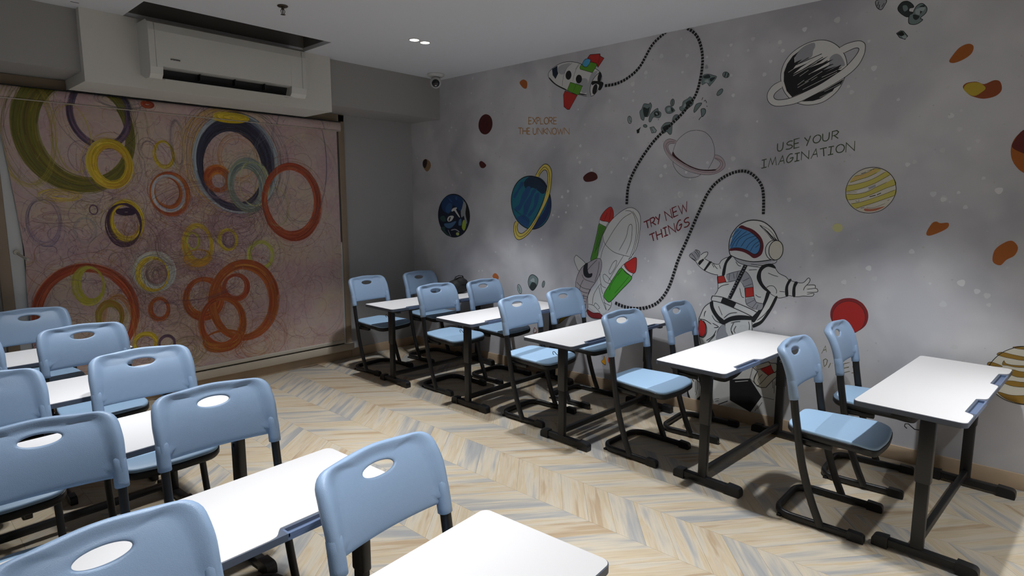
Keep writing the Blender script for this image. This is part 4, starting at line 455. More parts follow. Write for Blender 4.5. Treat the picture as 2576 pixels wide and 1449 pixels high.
[1290,2528],[1370,2482],[1416,2447],[1208,2529],[1258,2496],[1322,2472],[1175,2505],[1246,2467],[1320,2430],[1180,2479],[1232,2445],[1153,2459],[1221,2430],[1128,2465],[1148,2436],[1126,2430],[1186,2388],[1281,2343],[1414,2300],[1451,2343],[1474,2409],[1476,2466],[1458,2519],[1426,2563]]],["l","blk",46,0,[[1439,2485],[1326,2537]]],["l","blk",46,0,[[1412,2499],[1248,2548]]],["l","blk",46,0,[[1419,2437],[1240,2527]]],["l","blk",45,0,[[1367,2426],[1210,2502]]],["l","blk",45,0,[[1326,2428],[1176,2474]]],["l","blk",44,0,[[1227,2414],[1127,2446]]],["l","blk",44,0,[[1242,2402],[1150,2453]]],["l","wht",25,0,[[1448,2462],[1371,2503]]],["l","wht",25,0,[[1415,2436],[1274,2499]]],["l","wht",24,0,[[1340,2385],[1238,2439]]],["l","wht",24,0,[[1374,2427],[1322,2458]]],["l","wht",24,0,[[1383,2356],[1317,2389]]],["l","wht",24,0,[[1301,2390],[1266,2409]]],["l","wht",24,0,[[1239,2402],[1151,2433]]],["l","wht",24,0,[[1351,2339],[1150,2420]]],["l","wht",24,0,[[1320,2430],[1224,2478]]],["l","wht",24,0,[[1384,2373],[1345,2399]]],["f","blk",0,0,[[1350,2264],[1278,2298],[1214,2321],[1110,2374],[1123,2343],[1160,2324],[1171,2306],[1240,2269],[1282,2260]]],["l","wht",20,1,[[1217,2311],[1127,2347]]],["l","wht",20,1,[[1244,2277],[1171,2306]]],["f","wht",0,1,[[1145,2570],[1106,2586],[1045,2592],[1014,2578],[1002,2554],[1006,2503],[1035,2443],[1092,2392],[1183,2341],[1278,2298],[1377,2259],[1463,2249],[1524,2255],[1562,2281],[1577,2319],[1570,2357],[1539,2393],[1494,2412],[1483,2368],[1522,2341],[1533,2314],[1508,2293],[1434,2293],[1346,2320],[1249,2359],[1171,2403],[1111,2441],[1071,2481],[1043,2519],[1037,2544],[1060,2551],[1117,2532]]],["l","k",36,1,[[1145,2570],[1106,2586],[1045,2592],[1014,2578],[1002,2554],[1006,2503],[1035,2443],[1092,2392],[1183,2341],[1278,2298],[1377,2259],[1463,2249],[1524,2255],[1562,2281],[1577,2319],[1570,2357],[1539,2393],[1494,2412]]],["l","k",39,1,[[1483,2368],[1522,2341],[1533,2314],[1508,2293],[1434,2293],[1346,2320],[1249,2359],[1171,2403],[1111,2441],[1071,
2481],[1043,2519],[1037,2544],[1060,2551],[1117,2532]]]]],["mural_planet","painted dark blue and green planet behind the second desk row",[["f","nvy2",0,1,[[4514,1491],[4515,1453],[4523,1415],[4539,1379],[4560,1346],[4588,1316],[4621,1292],[4658,1273],[4699,1260],[4741,1253],[4784,1253],[4827,1261],[4868,1275],[4906,1296],[4939,1322],[4967,1354],[4988,1389],[5002,1428],[5008,1468],[5006,1509],[4996,1548],[4979,1585],[4955,1619],[4925,1648],[4890,1672],[4852,1690],[4810,1701],[4767,1705],[4725,1703],[4683,1694],[4644,1678],[4609,1657],[4578,1631],[4552,1600],[4533,1566],[4520,1529]]],["f","blu2",0,1,[[4930,1645],[4837,1688],[4717,1691],[4613,1647],[4626,1556],[4673,1533],[4767,1588],[4854,1507],[4945,1555]]],["f","blu3",0,1,[[4889,1556],[4827,1612],[4779,1588],[4804,1524],[4860,1503]]],["f","blu3",0,1,[[4844,1668],[4802,1648],[4778,1620],[4820,1636]]],["f","blu3",0,1,[[4736,1668],[4706,1675],[4700,1648],[4724,1644]]],["f","blk",0,1,[[4614,1541],[4567,1612],[4523,1526],[4518,1463],[4553,1400],[4587,1478]]],["f","gry2",0,1,[[4632,1556],[4602,1627],[4568,1588],[4580,1502],[4556,1412],[4582,1403],[4604,1478],[4639,1462],[4650,1525]]],["f","yg",0,1,[[4622,1422],[4599,1438],[4571,1399],[4583,1352],[4607,1327],[4635,1358]]],["f","wht",0,1,[[4792,1536],[4768,1556],[4720,1566],[4708,1556],[4720,1540],[4668,1473],[4674,1463],[4721,1504],[4750,1530],[4786,1522]]],["f","wht",0,1,[[4864,1438],[4842,1467],[4800,1479],[4758,1470],[4794,1427],[4843,1416]]],["f","blk",0,0,[[4843,1434],[4818,1467],[4806,1459],[4831,1418]]],["f","blu4",0,1,[[4912,1392],[4819,1402],[4723,1424],[4759,1379],[4821,1346],[4888,1356]]],["f","blu4",0,1,[[4681,1429],[4645,1450],[4641,1386],[4685,1381]]],["f","dgn",0,1,[[4979,1453],[4934,1478],[4898,1462],[4886,1421],[4942,1416]]],["f","dgn",0,1,[[4969,1338],[4906,1360],[4895,1315],[4822,1264],[4884,1274]]],["f","yg2",0,1,[[4678,1291],[4678,1287],[4680,1284],[4683,1280],[4687,1278],[4692,1275],[4697,1274],[4703,1273],[4708,1274],[4714,1275],[4718,1277],[4722,
1279],[4725,1282],[4727,1286],[4728,1290],[4727,1293],[4725,1297],[4722,1300],[4718,1303],[4713,1305],[4708,1307],[4702,1307],[4697,1307],[4691,1306],[4687,1304],[4683,1301],[4680,1298],[4678,1295]]],["l","lgr",101,1,[[4803,1326],[4736,1336],[4674,1311]]],["l","gry2",68,1,[[4613,1643],[4608,1608],[4632,1541]]],["l","lgr",61,1,[[4852,1328],[4810,1264]]],["c","blk",38,1,[[4514,1491],[4515,1453],[4523,1415],[4539,1379],[4560,1346],[4588,1316],[4621,1292],[4658,1273],[4699,1260],[4741,1253],[4784,1253],[4827,1261],[4868,1275],[4906,1296],[4939,1322],[4967,1354],[4988,1389],[5002,1428],[5008,1468],[5006,1509],[4996,1548],[4979,1585],[4955,1619],[4925,1648],[4890,1672],[4852,1690],[4810,1701],[4767,1705],[4725,1703],[4683,1694],[4644,1678],[4609,1657],[4578,1631],[4552,1600],[4533,1566],[4520,1529]]]]],["mural_planet","painted blue striped planet with a tall yellow ring",[["f","yel",0,1,[[3635,1858],[3590,1918],[3530,1957],[3476,1939],[3446,1882],[3451,1785],[3467,1693],[3494,1771],[3492,1848],[3509,1900],[3536,1906],[3576,1876],[3597,1846]]],["f","teal",0,1,[[3452,1631],[3450,1589],[3454,1548],[3465,1509],[3483,1473],[3508,1441],[3538,1413],[3572,1392],[3611,1377],[3652,1368],[3694,1368],[3737,1374],[3779,1389],[3818,1410],[3854,1438],[3884,1471],[3909,1509],[3926,1550],[3936,1594],[3939,1638],[3933,1681],[3920,1721],[3900,1759],[3873,1791],[3841,1818],[3804,1838],[3764,1851],[3722,1856],[3680,1855],[3638,1846],[3598,1830],[3561,1808],[3528,1780],[3500,1747],[3478,1711],[3462,1672]]],["c","k",83,1,[[3452,1631],[3450,1589],[3454,1548],[3465,1509],[3483,1473],[3508,1441],[3538,1413],[3572,1392],[3611,1377],[3652,1368],[3694,1368],[3737,1374],[3779,1389],[3818,1410],[3854,1438],[3884,1471],[3909,1509],[3926,1550],[3936,1594],[3939,1638],[3933,1681],[3920,1721],[3900,1759],[3873,1791],[3841,1818],[3804,1838],[3764,1851],[3722,1856],[3680,1855],[3638,1846],[3598,1830],[3561,1808],[3528,1780],[3500,1747],[3478,1711],[3462,1672]]],["f","navy2",0,1,[[3779,1793],[3701,1854],
[3576,1835],[3501,1766],[3521,1704],[3561,1694],[3616,1727],[3679,1749],[3729,1718]]],["f","nvy3",0,1,[[3467,1688],[3449,1611],[3478,1507],[3545,1422],[3656,1369],[3615,1442],[3533,1538],[3486,1632]]],["f","blu5",0,1,[[3910,1677],[3851,1741],[3815,1805],[3779,1788],[3844,1720],[3888,1655]]],["f","blu5",0,1,[[3836,1601],[3800,1687],[3736,1760],[3693,1749],[3728,1675],[3778,1612],[3836,1536],[3895,1557]]],["f","blu5",0,1,[[3785,1504],[3778,1590],[3707,1675],[3672,1728],[3617,1737],[3665,1675],[3700,1590],[3771,1466],[3836,1482]]],["f","blu5",0,1,[[3657,1579],[3644,1674],[3596,1705],[3595,1653],[3629,1569],[3706,1483],[3728,1504]]],["f","blu5",0,1,[[3866,1470],[3778,1493],[3713,1462],[3727,1386],[3800,1406]]],["l","blk",25,0,[[3800,1804],[3793,1759]]],["l","blk",25,0,[[3779,1809],[3773,1764]]],["l","blk",25,0,[[3758,1814],[3753,1768]]],["l","blk",25,0,[[3736,1818],[3733,1772]]],["l","blk",25,0,[[3715,1823],[3713,1777]]],["l","blk",25,0,[[3694,1828],[3694,1781]]],["l","blk",24,0,[[3673,1833],[3674,1785]]],["l","blk",24,0,[[3652,1837],[3654,1780]]],["l","blk",24,0,[[3631,1831],[3635,1775]]],["l","blk",24,0,[[3610,1826],[3615,1770]]],["l","blk",24,0,[[3590,1820],[3596,1765]]],["l","blk",24,0,[[3569,1814],[3577,1760]]],["l","blk",24,0,[[3549,1808],[3558,1755]]],["l","blk",24,0,[[3528,1803],[3539,1750]]],["l","blk",26,0,[[3910,1557],[3873,1536]]],["l","blk",26,0,[[3892,1544],[3857,1528]]],["l","blk",26,0,[[3875,1531],[3841,1521]]],["l","blk",26,0,[[3857,1518],[3825,1513]]],["l","blk",26,0,[[3839,1505],[3809,1506]]],["l","blk",25,0,[[3822,1493],[3793,1498]]],["l","blk",25,0,[[3804,1480],[3777,1491]]],["l","blk",25,0,[[3787,1467],[3761,1484]]],["l","blk",25,0,[[3769,1454],[3745,1476]]],["l","blk",25,0,[[3752,1442],[3729,1469]]],["l","blk",25,0,[[3735,1429],[3713,1462]]],["l","blk",25,0,[[3718,1416],[3698,1454]]],["c","blk",71,1,[[3452,1631],[3450,1589],[3454,1548],[3465,1509],[3483,1473],[3508,1441],[3538,1413],[3572,1392],[3611,1377],[3652,1368],[3694,1368],[3737,1374],
[3779,1389],[3818,1410],[3854,1438],[3884,1471],[3909,1509],[3926,1550],[3936,1594],[3939,1638],[3933,1681],[3920,1721],[3900,1759],[3873,1791],[3841,1818],[3804,1838],[3764,1851],[3722,1856],[3680,1855],[3638,1846],[3598,1830],[3561,1808],[3528,1780],[3500,1747],[3478,1711],[3462,1672]]],["f","yel",0,1,[[3494,1771],[3451,1785],[3460,1714],[3493,1632],[3560,1527],[3656,1388],[3734,1310],[3829,1263],[3884,1283],[3907,1349],[3899,1415],[3877,1437],[3847,1421],[3862,1383],[3844,1334],[3800,1324],[3727,1370],[3636,1463],[3560,1580],[3520,1673]]],["l","k",55,1,[[3635,1858],[3590,1918],[3530,1957],[3476,1939],[3446,1882],[3451,1785],[3467,1693],[3506,1611],[3574,1506],[3656,1388],[3734,1310],[3829,1263],[3884,1283],[3907,1349],[3899,1415],[3877,1437]]],["l","k",54,1,[[3597,1846],[3576,1876],[3536,1906],[3502,1892],[3490,1838],[3498,1756],[3527,1663],[3588,1548],[3671,1425],[3734,1364],[3800,1324],[3844,1334],[3862,1383],[3847,1421]]],["l","k",42,1,[[3607,1862],[3563,1912],[3523,1931],[3486,1899],[3468,1832],[3484,1745],[3494,1704]]],["l","k",43,1,[[3594,1495],[3656,1415],[3742,1326],[3821,1291],[3873,1322],[3880,1399]]]]],["mural_planet","painted yellow banded planet below the words about imagination",[["f","crm",0,1,[[789,1737],[782,1716],[779,1696],[778,1674],[781,1653],[786,1633],[795,1613],[807,1595],[821,1580],[837,1566],[856,1555],[875,1548],[896,1543],[918,1542],[939,1545],[959,1551],[979,1560],[997,1572],[1013,1588],[1026,1605],[1037,1625],[1044,1646],[1048,1668],[1048,1690],[1045,1712],[1039,1734],[1029,1754],[1016,1772],[1001,1787],[984,1800],[965,1810],[944,1817],[924,1820],[902,1820],[882,1816],[862,1810],[843,1800],[826,1788],[811,1773],[799,1756]]],["f","yg3",0,1,[[1007,1772],[972,1778],[932,1795],[901,1814],[865,1809],[885,1789],[930,1765],[978,1749],[1031,1732]]],["l","k",20,1,[[1007,1772],[972,1778],[932,1795],[901,1814],[865,1809]]],["l","k",23,1,[[885,1789],[930,1765],[978,1749],[1031,1732]]],["f","yg3",0,1,[[1045,1713],[1005,1719],[948,1734],[897,
1755],[838,1793],[813,1775],[849,1750],[906,1717],[974,1691],[1050,1676]]],["l","k",20,1,[[1045,1713],[1005,1719],[948,1734],[897,1755],[838,1793]]],["l","k",23,1,[[813,1775],[849,1750],[906,1717],[974,1691],[1050,1676]]],["f","yg3",0,1,[[1048,1658],[988,1659],[932,1672],[885,1699],[828,1729],[792,1746],[781,1714],[825,1695],[892,1662],[962,1634],[1038,1622]]],["l","k",20,1,[[1048,1658],[988,1659],[932,1672],[885,1699],[828,1729]]],["l","k",23,1,[[792,1746],[781,1714],[825,1695],[892,1662],[962,1634],[1038,1622]]],["f","yg3",0,1,[[1016,1598],[960,1610],[900,1631],[842,1655],[778,1683],[781,1648],[840,1624],[898,1601],[950,1583],[986,1569]]],["l","k",20,1,[[1016,1598],[960,1610],[900,1631],[842,1655],[778,1683]]],["l","k",23,1,[[781,1648],[840,1624],[898,1601],[950,1583],[986,1569]]],["f","org2",0,1,[[1002,1768],[952,1782],[901,1807],[877,1809],[911,1783],[966,1760],[1023,1741]]],["f","red2",0,1,[[937,1569],[896,1567],[827,1583],[875,1556],[931,1553]]],["f","gry",0,0,[[927,1699],[888,1717],[885,1703],[926,1684]]],["f","wht",0,1,[[987,1668],[978,1682],[929,1695],[926,1684],[972,1666]]],["l","blk",48,0,[[915,1642],[882,1651]]],["l","blk",43,0,[[876,1653],[854,1664]]],["l","k",18,1,[[991,1620],[983,1611],[972,1613],[974,1624]]],["l","blk",30,1,[[972,1785],[964,1787],[944,1795]]],["l","k",17,1,[[939,1800],[921,1806],[901,1812]]],["l","k",17,1,[[929,1576],[890,1573],[826,1601]]],["l","blk",26,1,[[959,1571],[939,1576]]],["l","k",13,1,[[1048,1669],[1006,1673],[991,1671]]],["l","k",21,1,[[817,1617],[806,1623]]],["c","blk",33,1,[[787,1737],[781,1717],[777,1696],[776,1674],[779,1653],[785,1632],[794,1613],[806,1595],[820,1579],[836,1565],[855,1554],[875,1547],[896,1542],[918,1541],[939,1544],[960,1549],[980,1559],[998,1571],[1014,1586],[1028,1604],[1039,1624],[1046,1645],[1050,1667],[1050,1690],[1047,1712],[1040,1734],[1030,1754],[1018,1772],[1002,1788],[985,1801],[965,1811],[945,1818],[923,1821],[902,1821],[881,1818],[861,1811],[842,1801],[825,1789],[810,1774],[797,1756]]]]],
["mural_asteroid_field","painted dark asteroids in the upper right of the mural",[["f","rkd",0,1,[[845,2748],[828,2770],[801,2771],[776,2751],[766,2730],[786,2728],[787,2711],[769,2701],[790,2681],[818,2698],[842,2726]]],["c","k",34,1,[[845,2748],[828,2770],[801,2771],[776,2751],[766,2730],[786,2728],[787,2711],[769,2701],[790,2681],[818,2698],[842,2726]]],["f","rok",0,1,[[822,2748],[803,2748],[794,2725],[812,2716]]],["f","rok",0,1,[[769,2698],[753,2733],[727,2743],[701,2714],[704,2685],[728,2663],[716,2650],[745,2632],[780,2641],[787,2668],[782,2692]]],["c","k",37,1,[[769,2698],[753,2733],[727,2743],[701,2714],[704,2685],[728,2663],[716,2650],[745,2632],[780,2641],[787,2668],[782,2692]]],["f","rkd",0,1,[[737,2726],[711,2729],[730,2686]]],["f","rkl",0,1,[[737,2722],[710,2718],[716,2700],[732,2704]]],["f","rkd",0,1,[[764,2689],[733,2674],[747,2656],[763,2668]]],["f","rkl",0,1,[[755,2713],[736,2717],[734,2683],[753,2691]]],["f","rok",0,0,[[842,2599],[823,2610],[808,2605],[784,2573],[796,2557],[824,2572]]],["c","k",38,0,[[842,2599],[823,2610],[808,2605],[784,2573],[796,2557],[824,2572]]],["f","rkl",0,1,[[813,2578],[794,2579],[789,2563],[804,2562]]],["f","blk",0,1,[[838,2596],[815,2605],[802,2585],[817,2579]]],["f","gry",0,1,[[966,2800],[953,2810],[908,2800],[918,2768],[932,2750],[954,2766]]],["c","k",39,1,[[966,2800],[953,2810],[908,2800],[918,2768],[932,2750],[954,2766]]],["l","k",39,1,[[948,2800],[954,2775]]],["l","k",39,1,[[943,2782],[945,2760]]],["l","k",34,1,[[919,2785],[930,2766]]]]],["mural_asteroid","painted orange slanted oval asteroid in the upper right of the mural",[["f","orb",0,1,[[571,2398],[557,2429],[529,2466],[492,2480],[466,2464],[470,2427],[502,2400],[547,2386]]]]],["mural_asteroid","painted yellow and brown kidney shaped asteroid at the right of the mural",[["f","orb2",0,1,[[495,2245],[481,2268],[436,2269],[401,2252],[359,2267],[332,2255],[322,2211],[345,2182],[391,2173],[429,2183],[465,2204]]],["f","yel2",0,1,[[491,2240],[474,2265],[426,2263],[393,
2232],[408,2210],[440,2193],[473,2213]]]]],["mural_asteroid","painted orange wedge shaped asteroid to the right of the yellow banded planet",[["f","orb",0,1,[[603,1427],[581,1482],[560,1495],[540,1486],[501,1488],[502,1460],[538,1433],[587,1411]]]]],["mural_asteroid","painted orange oval asteroid low at the right end of the mural",[["f","orb",0,1,[[283,1292],[276,1344],[240,1384],[206,1396],[179,1362],[189,1317],[222,1290],[244,1259],[272,1267]]]]],["mural_planet","painted maroon and orange planet cut by the right edge of the view",[["f","orb",0,1,[[64,1868],[64,1841],[68,1815],[77,1792],[90,1774],[106,1760],[126,1751],[146,1749],[168,1752],[189,1762],[209,1778],[226,1799],[240,1823],[250,1850],[255,1879],[255,1907],[250,1933],[240,1956],[226,1974],[209,1988],[190,1995],[169,1997],[147,1992],[127,1981],[108,1965],[91,1945],[78,1921],[69,1895]]],["f","mar2",0,1,[[250,1900],[244,1939],[215,1988],[169,1997],[121,1981],[80,1928],[66,1874],[63,1838],[126,1835],[194,1863]]]]],["mural_planet","painted brown banded planet behind the nearest right hand desk",[["f","crm",0,1,[[-83,690],[-83,665],[-80,640],[-73,615],[-62,591],[-47,568],[-30,548],[-10,530],[13,515],[37,503],[63,495],[89,491],[116,492],[141,496],[166,504],[188,517],[208,533],[224,553],[237,575],[245,599],[250,625],[250,652],[246,679],[237,705],[224,730],[208,753],[189,774],[167,791],[143,805],[118,815],[92,821],[66,823],[41,821],[16,816],[-6,806],[-27,793],[-45,777],[-59,758],[-71,737],[-79,714]]],["f","brn",0,1,[[150,808],[104,820],[23,824],[21,805],[103,801],[141,802]]],["c","k",20,1,[[150,808],[104,820],[23,824],[21,805],[103,801],[141,802]]],["f","brn",0,1,[[217,754],[198,771],[142,764],[79,762],[-21,782],[-23,761],[87,740],[161,742],[192,746]]],["c","k",20,1,[[217,754],[198,771],[142,764],[79,762],[-21,782],[-23,761],[87,740],[161,742],[192,746]]],["f","brn",0,1,[[254,688],[241,707],[187,691],[217,685]]],["c","k",20,1,[[254,688],[241,707],[187,691],[217,685]]],["f","brn",0,1,[[188,700],[183,724],[171,709],
[116,708],[-26,734],[-27,718],[114,697],[166,699]]],["c","k",20,1,[[188,700],[183,724],[171,709],[116,708],[-26,734],[-27,718],[114,697],[166,699]]],["f","brn",0,1,[[162,660],[143,680],[92,676],[-48,700],[-51,673],[89,644],[135,645]]],["c","k",20,1,[[162,660],[143,680],[92,676],[-48,700],[-51,673],[89,644],[135,645]]],["f","brn",0,1,[[184,606],[137,616],[86,618],[-53,646],[-56,619],[105,587],[165,593]]],["c","k",20,1,[[184,606],[137,616],[86,618],[-53,646],[-56,619],[105,587],[165,593]]],["f","brn",0,1,[[196,540],[187,541],[130,534],[39,554],[-40,572],[-4,525],[76,495],[140,501],[176,519]]],["c","k",20,1,[[196,540],[187,541],[130,534],[39,554],[-40,572],[-4,525],[76,495],[140,501],[176,519]]],["c","blk",37,1,[[-83,690],[-83,665],[-80,640],[-73,615],[-62,591],[-47,568],[-30,548],[-10,530],[13,515],[37,503],[63,495],[89,491],[116,492],[141,496],[166,504],[188,517],[208,533],[224,553],[237,575],[245,599],[250,625],[250,652],[246,679],[237,705],[224,730],[208,753],[189,774],[167,791],[143,805],[118,815],[92,821],[66,823],[41,821],[16,816],[-6,806],[-27,793],[-45,777],[-59,758],[-71,737],[-79,714]]]]],["mural_planet","painted dark maroon oval planet near the far corner of the mural",[["f","mar3",0,1,[[4185,2358],[4190,2338],[4201,2319],[4215,2303],[4232,2290],[4252,2281],[4273,2277],[4295,2278],[4316,2284],[4336,2294],[4352,2308],[4365,2326],[4374,2346],[4378,2367],[4376,2389],[4370,2409],[4360,2428],[4345,2444],[4327,2457],[4307,2465],[4286,2469],[4264,2467],[4243,2461],[4224,2451],[4208,2437],[4196,2420],[4188,2400],[4184,2379]]]]],["mural_asteroid","painted small dark maroon asteroid under the maroon oval planet",[["f","mar3",0,1,[[4372,2001],[4350,2024],[4310,2011],[4273,1979],[4305,1954],[4350,1961]]]]],["mural_asteroid","painted half brown half black asteroid in the far corner of the wall",[["f","tan",0,1,[[5247,2032],[5234,2077],[5185,2083],[5126,2050],[5119,1996],[5177,1951],[5231,1986]]],["f","mar4",0,1,[[5246,2063],[5197,2085],[5174,2052],[5206,1992],[5246,
2009]]]]],["mural_asteroid","painted small orange asteroid left of the capsule spaceship",[["f","orr",0,1,[[3834,2708],[3790,2730],[3742,2703],[3747,2648],[3790,2656]]]]],["mural_asteroid","painted dark maroon asteroid right of the blue ringed planet",[["f","mar3",0,1,[[3100,1824],[3067,1856],[3014,1871],[2965,1853],[2952,1813],[3004,1791],[3074,1789]]]]],["mural_asteroid","painted small orange asteroid just above the far chair backs",[["f","orr",0,1,[[4195,880],[4178,909],[4144,915],[4110,886],[4118,858],[4170,860]]]]],["mural_asteroid_field","painted grey rocks low on the mural left of the shuttle",[["f","rok",0,1,[[3722,864],[3705,919],[3661,940],[3602,908],[3610,848],[3661,790],[3704,813]]],["c","k",62,1,[[3722,864],[3705,919],[3661,940],[3602,908],[3610,848],[3661,790],[3704,813]]],["f","rkd",0,1,[[3704,813],[3670,869],[3618,847],[3661,790]]],["f","rkl",0,1,[[3696,880],[3653,910],[3644,871]]],["f","rkl",0,1,[[3807,794],[3804,784],[3803,775],[3803,766],[3805,758],[3807,751],[3812,747],[3816,744],[3822,744],[3828,745],[3835,749],[3841,755],[3847,762],[3852,771],[3856,780],[3858,790],[3860,800],[3860,809],[3858,817],[3855,823],[3851,828],[3846,831],[3840,831],[3834,829],[3828,825],[3822,820],[3816,812],[3811,804]]],["c","k",47,1,[[3807,794],[3804,784],[3803,775],[3803,766],[3805,758],[3807,751],[3812,747],[3816,744],[3822,744],[3828,745],[3835,749],[3841,755],[3847,762],[3852,771],[3856,780],[3858,790],[3860,800],[3860,809],[3858,817],[3855,823],[3851,828],[3846,831],[3840,831],[3834,829],[3828,825],[3822,820],[3816,812],[3811,804]]],["f","rok",0,1,[[3519,860],[3521,853],[3523,847],[3526,841],[3530,836],[3533,832],[3537,830],[3540,830],[3544,830],[3546,833],[3548,837],[3550,842],[3550,848],[3550,855],[3549,862],[3547,869],[3544,875],[3541,881],[3538,886],[3534,890],[3530,892],[3527,892],[3524,891],[3521,889],[3519,885],[3518,880],[3518,874],[3518,867]]],["c","k",45,1,[[3519,860],[3521,853],[3523,847],[3526,841],[3530,836],[3533,832],[3537,830],[3540,830],[3544,
830],[3546,833],[3548,837],[3550,842],[3550,848],[3550,855],[3549,862],[3547,869],[3544,875],[3541,881],[3538,886],[3534,890],[3530,892],[3527,892],[3524,891],[3521,889],[3519,885],[3518,880],[3518,874],[3518,867]]],["l","k",47,1,[[3846,813],[3824,761]]]]],["mural_planet","painted red planet with a dark rim behind the wall side chair",[["f","mrd",0,1,[[869,868],[873,849],[880,831],[891,815],[904,801],[919,789],[936,780],[954,774],[974,771],[993,772],[1012,776],[1030,784],[1046,795],[1061,809],[1072,825],[1081,843],[1087,862],[1089,882],[1088,902],[1083,921],[1075,940],[1064,956],[1050,970],[1034,982],[1017,990],[998,995],[979,997],[960,996],[941,991],[924,982],[908,972],[895,958],[884,942],[875,925],[870,906],[868,887]]],["f","red3",0,1,[[886,856],[891,837],[899,818],[910,801],[924,787],[940,776],[957,769],[976,765],[994,766],[1012,770],[1029,779],[1044,791],[1057,806],[1067,824],[1073,843],[1075,864],[1074,885],[1069,905],[1060,924],[1049,941],[1034,955],[1018,965],[1000,972],[982,975],[963,974],[946,969],[929,960],[915,948],[903,933],[894,916],[888,897],[885,877]]],["c","blk",22,1,[[886,856],[890,836],[898,817],[909,801],[923,786],[939,775],[957,768],[976,764],[994,764],[1013,769],[1030,778],[1045,790],[1058,805],[1068,823],[1074,843],[1076,864],[1075,885],[1070,906],[1061,925],[1050,942],[1035,956],[1019,966],[1001,973],[982,976],[963,975],[945,970],[929,961],[914,949],[902,934],[893,916],[887,897],[884,877]]]]],["mural_star","painted pale yellow round star above the red planet",[["f","pyl",0,1,[[1053,1446],[1053,1440],[1055,1434],[1058,1428],[1063,1424],[1068,1420],[1074,1418],[1081,1417],[1088,1418],[1094,1420],[1100,1423],[1106,1427],[1110,1432],[1112,1438],[1113,1445],[1113,1451],[1111,1457],[1108,1462],[1103,1467],[1098,1470],[1092,1473],[1085,1473],[1078,1473],[1072,1471],[1066,1468],[1060,1463],[1057,1458],[1054,1452]]]]],["mural_shuttle","painted white shuttle lifting off with green and red boosters",[["f","grn2",0,1,[[2925,1436],[2870,1423],[2857,1402],
[2889,1339],[2924,1226],[2943,1133],[3007,1115],[2983,1209],[2948,1344]]],["c","k",38,1,[[2925,1436],[2870,1423],[2857,1402],[2889,1339],[2924,1226],[2943,1133],[3007,1115],[2983,1209],[2948,1344]]],["l","k",23,1,[[2916,1415],[2965,1181]]],["l","k",23,1,[[2904,1415],[2956,1196]]],["l","k",23,1,[[2892,1415],[2946,1210]]],["l","k",23,1,[[2881,1416],[2936,1225]]],["l","k",23,1,[[2869,1416],[2926,1240]]],["f","wht",0,0,[[2921,1467],[2830,1451],[2858,1409],[2925,1436]]],["c","k",31,0,[[2921,1467],[2830,1451],[2858,1409],[2925,1436]]],["f","red",0,1,[[2917,1467],[2881,1533],[2817,1576],[2788,1541],[2786,1486],[2822,1441],[2838,1451]]],["c","k",38,1,[[2917,1467],[2881,1533],[2817,1576],[2788,1541],[2786,1486],[2822,1441],[2838,1451]]],["l","k",30,1,[[2848,1526],[2871,1464]]],["l","k",30,1,[[2808,1554],[2826,1458]]],["f","wht",0,1,[[3184,1111],[3170,1145],[3148,1146],[3054,1076],[3119,1013],[3155,1047]]],["c","k",41,1,[[3184,1111],[3170,1145],[3148,1146],[3054,1076],[3119,1013],[3155,1047]]],["f","wht",0,1,[[2627,1570],[2565,1549],[2530,1496],[2529,1364],[2556,1243],[2606,1146],[2699,1072],[2760,956],[2832,886],[2788,756],[2819,703],[2902,657],[3025,715],[3035,802],[2926,920],[2947,1111],[2883,1256],[2885,1339],[2822,1445],[2727,1528]]],["l","k",38,1,[[2885,1339],[2822,1445],[2727,1528],[2635,1570],[2565,1549],[2529,1490],[2533,1358],[2563,1230],[2630,1141]]],["l","k",36,1,[[2673,1545],[2610,1535],[2570,1456],[2566,1336],[2593,1228],[2630,1141]]],["l","k",36,1,[[2603,1542],[2555,1470],[2544,1377],[2578,1229],[2610,1153]]],["l","k",38,1,[[2885,1339],[2867,1270],[2783,1205],[2686,1179],[2623,1172]]],["l","k",36,1,[[2610,1528],[2694,1481],[2772,1391],[2834,1299],[2882,1221],[2905,1135]]],["l","k",37,1,[[2723,1215],[2659,1326],[2638,1415],[2615,1435],[2603,1409],[2611,1295],[2654,1188]]],["l","k",37,1,[[2678,1176],[2762,1046],[2825,943]]],["l","k",39,1,[[2905,1135],[2896,1086],[2906,1015],[2901,944],[2883,903],[2841,889]]],["l","k",39,1,[[2877,996],[2852,1005],[2793,953],[2808,
